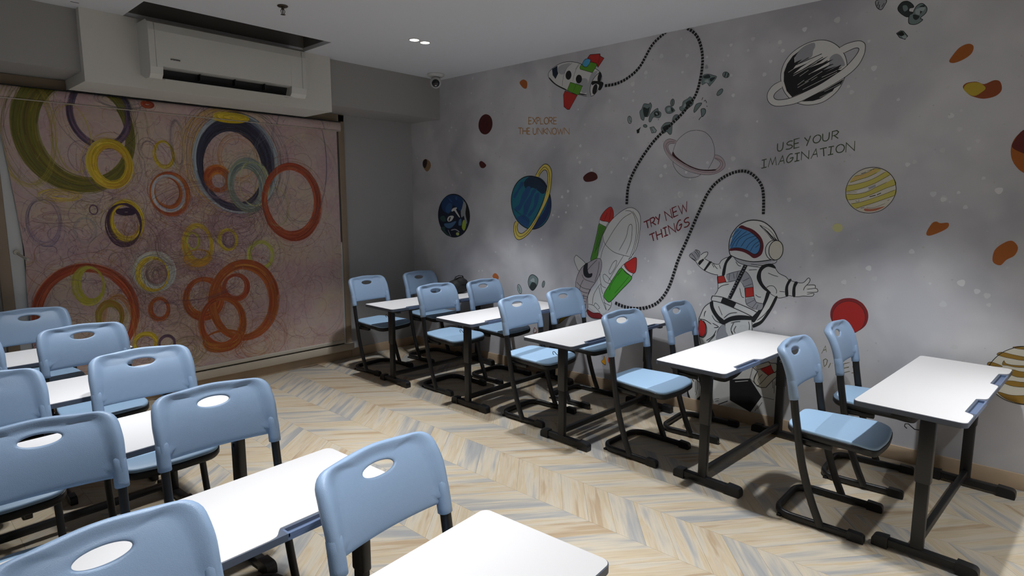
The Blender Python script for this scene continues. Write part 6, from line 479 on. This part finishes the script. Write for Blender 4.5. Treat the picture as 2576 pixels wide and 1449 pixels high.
PAL = dict(blk='101013', k='111114', wht='cfcecb', lgr='a5a5a9', gry='96969b', gry2='8f9496', crm='c6c1b2', red='b02a22', red2='b06a50', red3='a51f1c', red4='bb2320', mrd='7c1c20', mar='3a1418', mar2='5a1c16', mar3='45100f', mar4='2b1512', mar5='5a1420',
  grn='5a9428', grn2='4f8a2c', grn3='459c26', cya='4aa0c8', navy='152238', navy2='1b3048', nvy2='0e1a30', nvy3='18305c', nvk='15161f', blu2='163a66', blu3='2a5080', blu4='4a6c94', blu5='245080', teal='1f6c80', vis='4a80b0', dgn='2c4a44', yg='9aae3c', yg2='a8b46c', yg3='c0b45c',
  yel='d4c060', yel2='b0982c', pyl='c6c48c', org2='c8a868', orb='9a5418', orb2='85401a', orl='ab7e48', orr='a85c28', brn='8c6a22', mus='a88a30', flm='e04820', flo='e0a020', tan='8c6e50', pnk='b0a0a4', lpr='a8a0a4', rok='6c7c7c', rkd='26302f', rkl='94a0a0', dgl='3c4a34', drl='6e1a24', oll='6c6848')
PALN = {k: srgb(v) for k, v in PAL.items()}
def crom(P, closed, n=6):
    N = len(P)
    if N < 3: return list(P)
    out = []
    for i in range(N if closed else N-1):
        p1 = P[i]; p2 = P[(i+1) % N]; p0 = P[i-1] if (closed or i) else p1; p3 = P[(i+2) % N] if (closed or i+2 < N) else p2
        for k in range(n):
            t = k/n; out.append(tuple(.5*(2*p1[j]+(p2[j]-p0[j])*t+(2*p0[j]-5*p1[j]+4*p2[j]-p3[j])*t*t+(3*p1[j]-p0[j]-3*p2[j]+p3[j])*t**3) for j in (0, 1)))
    if not closed: out.append(P[-1])
    return out
def ribbon(P, wd, closed):
    Q = [P[0]]
    for p in P[1:]:
        if math.hypot(p[0]-Q[-1][0], p[1]-Q[-1][1]) > 1e-4: Q.append(p)
    if closed and len(Q) > 2 and math.hypot(Q[0][0]-Q[-1][0], Q[0][1]-Q[-1][1]) < 1e-4: Q.pop()
    n = len(Q); A, B = [], []
    for i in range(n):
        a = Q[i-1] if (i or closed) else Q[i]; b = Q[(i+1) % n] if (i < n-1 or closed) else Q[i]
        d1 = (Q[i][0]-a[0], Q[i][1]-a[1]); d2 = (b[0]-Q[i][0], b[1]-Q[i][1]); l1 = math.hypot(*d1) or 1; l2 = math.hypot(*d2) or 1
        if d1 == (0, 0): t = (d2[0]/l2, d2[1]/l2)
        elif d2 == (0, 0): t = (d1[0]/l1, d1[1]/l1)
        else: t = (d1[0]/l1+d2[0]/l2, d1[1]/l1+d2[1]/l2)
        l = math.hypot(*t)
        if l < 1e-6: t = (d1[0]/l1, d1[1]/l1); l = 1
        nx, ny = -t[1]/l, t[0]/l; k = 1/max(.5, l/2 if (d1 != (0, 0) and d2 != (0, 0)) else 1)
        e = wd/2
        if not closed and i in (0, n-1) and n > 2: e *= .6
        A.append((Q[i][0]+nx*e*k, Q[i][1]+ny*e*k)); B.append((Q[i][0]-nx*e*k, Q[i][1]-ny*e*k))
    return [[A[i], A[(i+1) % n], B[(i+1) % n], B[i]] for i in range(n if closed else n-1)]
def paint_mesh(name, items, z0, step=.000018):
    vs, fs, cs = [], [], []
    for li, (kind, col, wd, sm, P) in enumerate(items):
        P = [(a/1000, b/1000) for a, b in P]; x = XM-z0-step*li; c = (*PALN[col], 1)
        if kind == 'f': polys = [crom(P, True, 4) if sm else P]
        else:
            cl = kind == 'c'; Q = crom(P, cl, 4) if sm else list(P); polys = ribbon(Q, wd/1e4, cl)
        for q in polys:
            b = len(vs); vs += [(x, max(-1.6, y), min(z, ZC-.001)) for y, z in q]; fs.append(tuple(range(b, b+len(q)))); cs += [c]*len(q)
    me = bpy.data.meshes.new(name); me.from_pydata(vs, [], fs)
    at = me.color_attributes.new('Col', 'FLOAT_COLOR', 'CORNER'); at.data.foreach_set('color', [v for c in cs for v in c]); me.materials.append(MT['paint']); return me
for name, label, items in MURAL['motifs']:
    o = link(name, paint_mesh(name, items, .0030 if name in ('mural_trail', 'mural_boot') else .0006), None, wall_right); o['label'] = label
def star_mesh():
    vs, fs, cs = [], [], []; rng = random.Random(3)
    def dot(y, z, r, c):
        b = len(vs); ph = rng.random()*6; xo = XM-.0001-.0000008*len(fs)
        vs.extend((xo, y+r*(1+.12*math.sin(3*a+ph))*math.cos(a), z+r*(1+.12*math.sin(3*a+ph))*math.sin(a)) for a in (2*PI*k/12 for k in range(12)))
        fs.append(tuple(range(b, b+12))); cs.extend([(*c, 1)]*12)
    for y, z, r in MURAL['stars']: dot(y/1000, z/1000, r/1e4, srgb(rng.choice(('d2d2d2', 'cacacc', 'c4c4c4'))))
    for k in range(420):
        y = rng.uniform(.2, 5.3); z = rng.uniform(.3, 2.8)
        dot(y, z, rng.uniform(.002, .0065), srgb(rng.choice(('bcbcbe', 'b2b2b4', 'b4b2a6'))))
    me = bpy.data.meshes.new('mural_stars'); me.from_pydata(vs, [], fs); at = me.color_attributes.new('Col', 'FLOAT_COLOR', 'CORNER'); at.data.foreach_set('color', [v for c in cs for v in c]); me.materials.append(MT['paint']); return me
o = link('mural_stars', star_mesh(), None, wall_right); o['label'] = 'scattered pale painted star dots across the grey mural'; o['kind'] = 'stuff'

# ------------------------------------------------------------------ chairs: facing -y, origin on the floor between the post feet
PROF = [(0, .018), (.018, .06), (.042, .117), (.073, .205), (.107, .327), (.132, .464), (.150, .568), (.160, .635), (.166, .668), (.174, .715), (.186, .765), (.203, .812), (.224, .851), (.250, .886)]
def lerp_path(P, n):
    d = [0]
    for a, b in zip(P, P[1:]): d.append(d[-1]+math.hypot(b[0]-a[0], b[1]-a[1]))
    out = []
    for k in range(n):
        t = d[-1]*k/(n-1); i = max(j for j in range(len(d)) if d[j] <= t+1e-9); i = min(i, len(d)-2); u = (t-d[i])/(d[i+1]-d[i]); out.append((P[i][0]+(P[i+1][0]-P[i][0])*u, P[i][1]+(P[i+1][1]-P[i][1])*u))
    return out
BP = [tuple(p) for p in PROF[8:]]
BPL = sum(math.hypot(b[0]-a[0], b[1]-a[1]) for a, b in zip(BP, BP[1:]))
BPS = crom(BP, False, 6)
def back_at(t):
    """point and normal (towards the sitter) on the backrest centre line, t in metres"""
    acc = 0
    if t < 0:
        a, b = BPS[0], BPS[1]; l = math.hypot(b[0]-a[0], b[1]-a[1]); d = ((b[0]-a[0])/l, (b[1]-a[1])/l); return (a[0]+d[0]*t, a[1]+d[1]*t), (-d[1], d[0])
    for a, b in zip(BPS, BPS[1:]):
        l = math.hypot(b[0]-a[0], b[1]-a[1])
        if acc+l >= t or b is BPS[-1]:
            u = (t-acc)/l; d = ((b[0]-a[0])/l, (b[1]-a[1])/l); return (a[0]+(b[0]-a[0])*u, a[1]+(b[1]-a[1])*u), (-d[1], d[0])
        acc += l
def backrest():
    HW = .226; HT = BPL; TC = HT*.735; ha, hb = .058, .0195
    out = rpoly([(-HW+.004, 0), (HW-.004, 0), (HW, HT*.55), (HW-.012, HT-.004), (0, HT+.012), (-HW+.012, HT-.004), (-HW, HT*.55)], [.012, .012, .3, .125, .6, .125, .3], 9)
    # resample evenly
    P = out+[out[0]]; d = [0]
    for a, b in zip(P, P[1:]): d.append(d[-1]+math.hypot(b[0]-a[0], b[1]-a[1]))
    N = 88; R = []; j = 0
    for k in range(N):
        t = d[-1]*k/N
        while d[j+1] < t: j += 1
        u = (t-d[j])/max(d[j+1]-d[j], 1e-9); R.append((P[j][0]+(P[j+1][0]-P[j][0])*u, P[j][1]+(P[j+1][1]-P[j][1])*u))
    sm = lambda a: max(0, min(1, a))**2*(3-2*max(0, min(1, a)))
    vs, fs = [], []; rings = []
    for k, (ox, ot) in enumerate(R):
        th = math.atan2((ot-TC)/.13, ox/HW); hx, ht = ha*math.cos(th), TC+hb*math.sin(th)
        L = math.hypot(ox-hx, ot-ht); sc = min(1, L/.095)
        ds = [x*sc for x in (0, .002, .006, .012, .019, .026, .036, .048, .060, .070)]; es = [.010*sc, .005*sc, .002*sc, 0]
        rest = [ds[-1]+(L-es[0]-ds[-1])*f for f in (.25, .5, .75)]
        D = ds+rest+[L-e for e in es]
        bottom = 1-sm((ot)/.035) if abs(ox) < HW-.018 else 0
        RT = .0225*(1-.72*bottom)
        col = []
        for q in D:
            u = q/L; x = ox+(hx-ox)*u; t = ot+(ht-ot)*u; e = L-q
            rim = .022*sc
            if q < rim: h = RT*math.sqrt(max(0, 1-(1-q/rim)**2))
            else: h = RT+(.0062-RT)*sm((q-rim)/(.046*sc+1e-6))
            if e < .010*sc: h = min(h, .0062)*math.sqrt(max(0, 1-(1-e/(.010*sc))**2))+.0002
            (y, z), n = back_at(t); bow = .022*max(0, 1-(x/.205)**2)
            # rim is wrapped around the tube; the panel between sits a little back
            col.append((x, y+bow*.9, z, n, h))
        rings.append(col)
    m = len(rings[0]); idx = {}
    for s in (0, 1):
        for k in range(N):
            for i in range(m):
                x, y, z, n, h = rings[k][i]; g = h if s == 0 else -h
                idx[s, k, i] = len(vs); vs.append((x, y+n[0]*g, z+n[1]*g))
    for s in (0, 1):
        for k in range(N):
            for i in range(m-1):
                q = (idx[s, k, i], idx[s, (k+1) % N, i], idx[s, (k+1) % N, i+1], idx[s, k, i+1]); fs.append(q if s == 0 else q[::-1])
    for k in range(N):
        for i in (m-1,):
            fs.append((idx[0, k, i], idx[0, (k+1) % N, i], idx[1, (k+1) % N, i], idx[1, k, i]))
    b = MB(); b.add(vs, fs); bmesh.ops.remove_doubles(b.b, verts=b.b.verts, dist=.0004)
    for sx in (-1, 1):   # sleeves over the posts
        path = []
        for t in (-.034, -.032, -.015, 0, .03, .06, .085):
            (y, z), n = back_at(t); path.append((sx*.203, y, z))
        rr = [(.0225, .0215)]*7
        vs2 = []; k = 16
        for i, p in enumerate(path):
            a = Vector(path[max(i-1, 0)]); c = Vector(path[min(i+1, 6)]); tt = (c-a).normalized(); e = tt.cross(Vector((1, 0, 0))).normalized(); f = (1 if i else .93)*(1, 1, 1, 1, .985, .96, .6)[i]
            for u, w in oval(.0225*f, .0225*f, k, 2.4): v = Vector(p)+e*u+Vector((1, 0, 0))*w; vs2.append(tuple(v))
        b.add(vs2, [(i*k+j, i*k+(j+1) % k, (i+1)*k+(j+1) % k, (i+1)*k+j) for i in range(6) for j in range(k)]+[tuple(range(k))[::-1], tuple(range(6*k, 7*k))])
    bmesh.ops.recalc_face_normals(b.b, faces=b.b.faces)
    return b
def seat_outline(o):
    return rpoly([(-.166-o, .205+o), (.166+o, .205+o), (.196+o, 0), (.207+o, -.205-o), (0, -.222-o), (-.207-o, -.205-o), (-.196-o, 0)], [.085, .085, .4, .075, .8, .075, .4], 7)
def seat_z(x, y):
    z = .487-.007*math.exp(-((x/.13)**2+((y-.03)/.13)**2))
    if y < -.10: z -= ((-.10-y)/.12)**2*.020
    if y > .12: z += ((y-.12)/.09)**2*.010
    return z
def seat_pad():
    b = MB(); vs = []; O = seat_outline(0); n = len(O); rows = []
    for f, dz in ((1.0, -.013), (1.0, -.006), (.985, -.0015), (.96, 0), (.85, 0), (.65, 0), (.4, 0), (.15, 0)):
        rows.append([(x*f, y*f+.002*(1-f), seat_z(x*f, y*f)+dz) for x, y in O])
    for r in rows: vs += r
    fs = [(i*n+j, i*n+(j+1) % n, (i+1)*n+(j+1) % n, (i+1)*n+j) for i in range(len(rows)-1) for j in range(n)]+[tuple(range(7*n, 8*n)), tuple(range(n))[::-1]]
    return b.add(vs, fs)
def seat_shell():
    b = MB(); O = seat_outline(.003); n = len(O); vs = []
    for f, dz in ((.99, -.0135), (1.0, -.015), (1.0, -.036), (.97, -.046), (.90, -.050), (.4, -.050)):
        vs += [(x*f, y*f, seat_z(x, y)+dz) for x, y in O]
    fs = [(i*n+j, i*n+(j+1) % n, (i+1)*n+(j+1) % n, (i+1)*n+j) for i in range(5) for j in range(n)]+[tuple(range(5*n, 6*n)), tuple(range(n))[::-1]]
    return b.add(vs, fs)
def post(sx):
    b = MB(); pts = crom(PROF[:10], False, 4); b.sweep([(sx*.203, y, z) for y, z in pts], oval(.0185, .0145, 14, 2.6), (1, 0, 0)); return b
def runner():
    b = MB(); R = .085; x = .196
    path = [(-x, -.125, .022), (-x, .226-R, .022)]+[(-x+R-R*math.cos(a), .226-R+R*math.sin(a), .022) for a in (PI/2*k/7 for k in range(1, 8))]+[(x-R+R*math.sin(a), .226-R+R*math.cos(a), .022) for a in (PI/2*k/7 for k in range(0, 8))]+[(x, -.125, .022)]
    return b.sweep(path, oval(.0135, .0185, 12, 3), (0, 0, 1))
def foot_cap(sx):
    b = MB(); x = sx*.196; t = bmesh.new()
    # rounded nose at the front
    prof = rpoly([(-.118, .002), (-.191, .002), (-.191, .044), (-.118, .047)], [.003, .006, .026, .003], 5)
    b.prism(prof, x-.0165, x+.0165)
    for v in b.b.verts: v.co = Vector((v.co.z, v.co.x, v.co.y))
    bmesh.ops.bevel(b.b, geom=[e for e in b.b.edges if len(e.link_faces) == 2 and e.calc_face_angle(0) > 1], offset=.003, segments=2, affect='EDGES')
    return b
def make_chair():
    t = empty('school_chair', (0, 0, 0)); t['category'] = 'chair'
    seat_pad().build('seat', MT['seatblue'], t, angle=60); seat_shell().build('seat_shell', MT['shell'], t, angle=60)
    backrest().build('backrest', MT['blue'], t, angle=75)
    for s in (-1, 1): post(s).build('leg', MT['black'], t)
    runner().build('floor_runner', MT['black'], t)
    for s in (-1, 1): foot_cap(s).build('foot_cap', MT['capblk'], t, angle=35)
    for s in (-1, 1):
        b = MB(); b.box(s*.186-.013, s*.186+.013, .190, .212, 0, .012, .003); b.build('glide', MT['capblk'], t)
    b = MB(); b.sweep([(-.195, .126, .424), (.195, .126, .424)], oval(.012, .016, 10), (0, 0, 1)); b.box(-.19, -.16, -.02, .125, .412, .438, .004); b.box(.16, .19, -.02, .125, .412, .438, .004); b.build('seat_bracket', MT['black'], t)
    return t
CH = [  # x, y, turn (deg), label
 (3.285, .755, 0, 'blue chair on the aisle side of the nearest mural side desk, seat front in shadow'),
 (3.920, .712, 2, 'blue chair against the mural at the nearest mural side desk, below the red painted planet'),
 (3.385, 1.885, -3, 'blue chair at the aisle end of the second nearest mural side desk'),
 (3.975, 1.785, 3, 'blue chair by the wall at the second nearest mural desk, left of the painted astronaut'),
 (3.415, 2.830, 1, 'blue chair at the aisle end of the middle desk along the mural'),
 (3.975, 2.820, 0, 'blue chair by the wall at the middle mural desk, in front of the painted shuttle'),
 (3.465, 3.855, 0, 'brightly lit blue chair at the aisle end of the second farthest mural desk'),
 (3.975, 3.765, 1, 'blue chair by the wall at the second farthest mural desk, under painted rocks'),
 (3.400, 4.806, 3, 'blue chair in the far row just right of the window frame'),
 (4.030, 4.780, 2, 'dim blue chair in the far room corner beside the black bag'),
 (.992, 1.180, 6, 'blue grey chair at the aisle end of the nearest left desk, on the bottom edge'),
 (.318, 1.258, 4, 'dark blue grey chair in the bottom left corner, left one at the nearest left desk'),
 (.880, 2.166, -3, 'blue chair at the aisle end of the second nearest left desk'),
 (.325, 2.175, -6, 'blue chair left at the second nearest left desk, cut by the left edge'),
 (.884, 3.040, -3, 'grey looking blue chair at the aisle end of the middle left desk'),
 (.285, 3.040, -2, 'dark shadowed chair on the left edge at the middle left desk'),
 (.860, 3.970, 0, 'bright pale blue chair at the aisle end of the second farthest left desk'),
 (.275, 3.975, 0, 'pale blue chair barely visible on the left edge at the second farthest left desk'),
 (.762, 4.900, 0, 'dark shadowed chair in the far left row, in front of the blind'),
]
chair0 = make_chair()
GC = 'blue plastic school chairs'
for i, (x, y, r, lab) in enumerate(CH):
    if i == 0: chair0.location = (x, y, 0); chair0.rotation_euler = (0, 0, math.radians(r)); chair0['label'] = lab; chair0['group'] = GC
    else: dup(chair0, (x, y, 0), math.radians(r), lab, GC)

# ------------------------------------------------------------------ double desks: long side along x, pencil trays along the -y edge
DW, DD, DH = 1.205, .4336, .70
GRV = [(.18, .43), (.788, 1.036)]
def desk_slab(inset, bite, depth):
    """outline with two bites along the front (-y) edge; returns local xy"""
    x0, x1 = -DW/2+inset, DW/2-inset; y1, y0 = DD/2-inset, -DD/2+inset; r = .028-inset
    c = lambda cx, cy, a0: [(cx+r*math.cos(math.radians(a0+k*15)), cy+r*math.sin(math.radians(a0+k*15))) for k in range(7)]
    P = c(x1-r, y1-r, 0)+c(x0+r, y1-r, 90)+c(x0+r, y0+r, 180)
    for a, b in GRV:
        a -= DW/2; b -= DW/2
        if bite == 'taper': P += crom([(a-.052, y0), (a-.028, y0+.006), (a-.010, y0+depth*.72), (a, y0+depth)], False, 3)+crom([(b, y0+depth), (b+.010, y0+depth*.72), (b+.028, y0+.006), (b+.052, y0)], False, 3)
        else: P += [(a, y0), (a, y0+depth), (b, y0+depth), (b, y0)]
    P += c(x1-r, y0+r, 270)
    return P
def make_desk():
    t = empty('school_desk', (0, 0, 0)); t['category'] = 'desk'
    b = MB(); b.prism(desk_slab(.0028, 'taper', .0385), DH-.0035, DH); b.build('tabletop', MT['top'], t, smooth=False)
    b = MB(); P = desk_slab(0, 'box', .031)
    b.prism(P, DH-.023, DH-.0022); e = b.build('edge_band', MT['edge'], t, angle=30); e['label'] = 'blue grey plastic edge band'
    for a, c in GRV:
        a -= DW/2; c -= DW/2; y0 = -DD/2; b = MB()
        b.box(a, c, y0, y0+.032, DH-.023, DH-.013).box(a, c, y0, y0+.007, DH-.014, DH-.002, .0015).box(a, a+.006, y0, y0+.032, DH-.014, DH-.0022).box(c-.006, c, y0, y0+.032, DH-.014, DH-.0022); b.build('pencil_tray', MT['tray'], t, smooth=False)
    for sx, lx in ((-1, -DW/2+.098), (1, DW/2-.075)):
        b = MB(); y = -.066
        b.box(lx-.016, lx+.016, y-.026, y+.026, .03, .40, .006).box(lx-.02, lx+.02, y-.031, y+.031, .36, .655, .008).box(lx-.019, lx+.019, -.185, .17, .650, .678, .004); b.build('leg', MT['black'], t)
        b = MB(); b.box(lx-.02, lx+.02, -.235, .065, .012, .05, .006); f = b.build('foot', MT['black'], t)
        for s in (1, -1):
            b = MB(); e0, e1 = (.045, .112) if s > 0 else (-.296, -.215)
            a_, c_ = (e0, e1) if s > 0 else (e1, e0)
            prof = rpoly([(a_, .0), (c_, .0), (c_, .052), (a_, .056)], [.003, .008, .028, .003], 5); b.prism(prof, lx-.0235, lx+.0235)
            for v in b.b.verts: v.co = Vector((v.co.z, v.co.x, v.co.y))
            bmesh.ops.bevel(b.b, geom=[q for q in b.b.edges if len(q.link_faces) == 2 and q.calc_face_angle(0) > 1], offset=.004, segments=2, affect='EDGES'); b.build('foot_cap', MT['capblk'], f, angle=35)
        for z in (.61, .54):
            b = MB(); x = lx-sx*.021; b.lathe([(.0045, -.001), (.0045, .001), (.0085, .001), (.0085, -.001)], (x, y, z), 14, axis=0); bo = b.build('bolt', MT['chrome'], t); bo['label'] = 'bright ring of the leg bolt'
    x0, x1 = -DW/2+.11, DW/2-.09
    b = MB(); b.box(x0, x1, -.080, -.052, .062, .098, .005); b.build('crossbar', MT['black'], t)
    for y in (.10, -.13):
        b = MB(); b.box(x0, x1, y-.012, y+.012, .655, .677, .003); b.build('top_rail', MT['black'], t)
    b = MB(); hx = -DW/2+.098
    b.sweep([(hx, -.034, .598), (hx, -.016, .596), (hx, -.004, .604), (hx, .010, .615), (hx, .022, .612), (hx, .024, .600), (hx, .014, .592)], oval(.0022, .0022, 6), (1, 0, 0)); b.build('hook', MT['black'], t)
    return t
def desk_pos(x, y, r, left):
    a = math.radians(r); ex = Vector((math.cos(a), math.sin(a))); ey = Vector((-math.sin(a), math.cos(a)))
    q = Vector((x, y))+(ex*DW/2 if left else -ex*DW/2)-ey*DD/2; return (q.x, q.y, 0), a
DESKS = [
 (3.0467, .6521, -4.0057, 1, 'white topped double desk, nearest and rightmost of those along the mural'),
 (3.0860, 1.6944, -3.7781, 1, 'white topped double desk, second nearest along the mural, below the painted astronaut'),
 (3.0288, 2.6722, -2.5887, 1, 'white topped double desk, middle one of the five along the mural'),
 (3.0920, 3.6637, -1.6655, 1, 'white topped double desk, second farthest along the mural, below the painted grey rocks'),
 (3.0891, 4.6412, -1.8256, 1, 'white topped double desk, farthest along the mural, with a black bag on it'),
 (1.1936, 1.2004, 3.3485, 0, 'white topped double desk at the bottom edge, nearest of the left desks'),
 (1.1263, 1.9539, 2.6118, 0, 'white topped double desk, second nearest on the left, with its pencil tray showing'),
 (1.1263, 2.9204, 4.1383, 0, 'white topped double desk, middle one of the left row'),
 (1.1263, 3.7830, 2.7903, 0, 'white topped double desk, second farthest on the left'),
 (1.1263, 4.7343, 2.7593, 0, 'white topped double desk on the left edge, farthest left one near the blind'),
]
desk0 = make_desk(); GD = 'white topped double school desks'
for i, (x, y, r, lf, lab) in enumerate(DESKS):
    loc, a = desk_pos(x, y, r, lf)
    if i == 0: desk0.location = loc; desk0.rotation_euler = (0, 0, a); desk0['label'] = lab; desk0['group'] = GD
    else: dup(desk0, loc, a, lab, GD)

# ------------------------------------------------------------------ air conditioner
ac = empty('air_conditioner', (2.065, 4.888, 2.65)); tag(ac, 'white split air conditioner on the bulkhead with a dark open outlet slot', 'air conditioner')
hw = .575; AZ = 2.65
full = [(0, -.15), (-.10, -.19), (-.17, -.192), (-.198, -.165), (-.208, -.12), (-.210, .12), (-.20, .172), (-.175, .19), (0, .195)]
cut = [(0, -.15), (-.10, -.18), (-.125, -.15), (-.14, -.12), (-.206, -.112), (-.210, .12), (-.20, .172), (-.175, .19), (0, .195)]
b = MB()
def xprism(b, prof, x0, x1):
    n = len(prof); b.add([(x0, y, z) for y, z in prof]+[(x1, y, z) for y, z in prof], [tuple(range(n)), tuple(range(n, 2*n))[::-1]]+[(i, n+i, n+(i+1) % n, (i+1) % n) for i in range(n)])
xprism(b, full, -hw, -.495); xprism(b, cut, -.495, .445); xprism(b, full, .445, hw)
b.build('body', MT['acw'], ac, smooth=False)
b = MB(); b.add([(-.49, -.141, -.119), (.44, -.141, -.119), (.44, -.126, -.149), (-.49, -.126, -.149), (.44, -.11, -.178), (-.49, -.11, -.178)], [(0, 1, 2, 3), (3, 2, 4, 5)]); b.build('outlet', MT['dark'], ac, smooth=False)
for x in (-.24, .01, .24):
    b = MB(); b.box(x-.003, x+.003, -.175, -.13, -.165, -.12); b.build('vane', MT['dark'], ac, smooth=False)
b = MB(); b.add([(-.49, -.115, -.176), (.44, -.115, -.176), (.44, -.215, -.196), (-.49, -.215, -.196), (-.49, -.115, -.182), (.44, -.115, -.182), (.44, -.215, -.202), (-.49, -.215, -.202)], [(0, 1, 2, 3), (7, 6, 5, 4), (0, 3, 7, 4), (1, 5, 6, 2), (3, 2, 6, 7), (0, 4, 5, 1)]); b.build('flap', MT['acw'], ac, smooth=False)
for x in (-.535, .54):
    b = MB(); b.box(x-.0012, x+.0012, -.2112, -.205, -.12, .165); b.build('seam', MT['seam'], ac, smooth=False)
b = MB(); xs = -.445
for k, wd in enumerate((.007, .006, .007, .006, .007, .006, .007)):
    b.box(xs, xs+wd, -.2116, -.2095, -.062+(k % 2)*.001, -.052, .0006); xs += wd+.0025
lg = b.build('maker_mark', MT['logo'], ac, smooth=False); lg['label'] = 'tiny grey raised maker mark'

# ------------------------------------------------------------------ sprinkler, camera, bag
sp = empty('fire_sprinkler', (2.047, 3.887, ZC)); tag(sp, 'dark bronze fire sprinkler head hanging from the ceiling near the air conditioner', 'sprinkler')
b = MB(); b.lathe([(0, 0), (.032, 0), (.034, -.004), (.028, -.009), (.012, -.010), (0, -.010)], (0, 0, 0), 24); b.build('rose', MT['bronze'], sp)
b = MB(); b.lathe([(0, -.008), (.009, -.008), (.009, -.024), (.006, -.026), (0, -.026)], (0, 0, 0), 14)
for s in (-1, 1): b.sweep([(s*.008, 0, -.022), (s*.014, 0, -.034), (s*.010, 0, -.046), (s*.002, 0, -.053)], oval(.0022, .0022, 6), (0, 1, 0))
b.build('frame_arm', MT['bronze'], sp)
b = MB(); b.lathe([(0, -.024), (.0035, -.026), (.0035, -.046), (0, -.048)], (0, 0, 0), 10); b.build('bulb', MT['bronze'], sp)
b = MB(); b.lathe([(0, -.053), (.014, -.054), (.016, -.056), (0, -.057)], (0, 0, 0), 18); b.build('deflector', MT['bronze'], sp)
cc = empty('security_camera', (4.08, 4.75, ZC)); tag(cc, 'white turret security camera with a black lens in the ceiling corner', 'camera')
b = MB(); b.lathe([(0, 0), (.084, 0), (.086, -.008), (.076, -.022), (.060, -.028), (0, -.028)], (0, 0, 0), 32); b.build('base', MT['camw'], cc)
b = MB(); b.sphere((0, 0, -.078), .058); b.build('turret', MT['camw'], cc)
dv = Vector((-.62, -.70, -.36)).normalized(); ax = dv.to_track_quat('Z', 'Y').to_matrix()
b = MB(); b.lathe([(0, .063), (.026, .062), (.035, .056), (.038, .046), (0, .040)], (0, 0, 0), 24)
for v in b.b.verts: v.co = ax @ v.co+Vector((0, 0, -.078))
b.build('lens_window', MT['lens'], cc)
b = MB(); b.box(-.008, .008, -.024, -.017, .0625, .0645, .0005)
for v in b.b.verts: v.co = ax @ v.co+Vector((0, 0, -.078))
b.build('infrared_lamp', MT['camw'], cc)
bg = empty('bag', (4.135, 4.515, DH)); tag(bg, 'small black bag slumped on the far mural side desk by the wall', 'bag')
b = MB(); t = bmesh.new(); bmesh.ops.create_uvsphere(t, u_segments=28, v_segments=18, radius=1)
for v in t.verts:
    x, y, z = v.co; f = lambda q, p: math.copysign(abs(q)**p, q)
    zz = f(z, .8)*.078+.078; v.co = Vector((f(x, .75)*.120*(1-.25*max(0, z)), f(y, .75)*.075*(1-.2*max(0, z))+.006*math.sin(9*x+4*z), max(.001, zz+.005*math.sin(7*x)+.02*x*max(0, z))))
b.merge(t); b.build('body', MT['bag'], bg)
b = MB(); b.sweep([(-.06, -.01, .148), (-.045, -.012, .172), (0, -.012, .181), (.045, -.012, .172), (.06, -.01, .146)], oval(.004, .009, 8), (0, 1, 0)); b.build('handle', MT['bag'], bg)
b = MB(); b.sweep([(-.10, -.052, .045), (-.03, -.074, .10), (.04, -.072, .10), (.10, -.05, .05)], oval(.003, .004, 6), (0, 1, 0)); b.build('zip', MT['capblk'], bg)
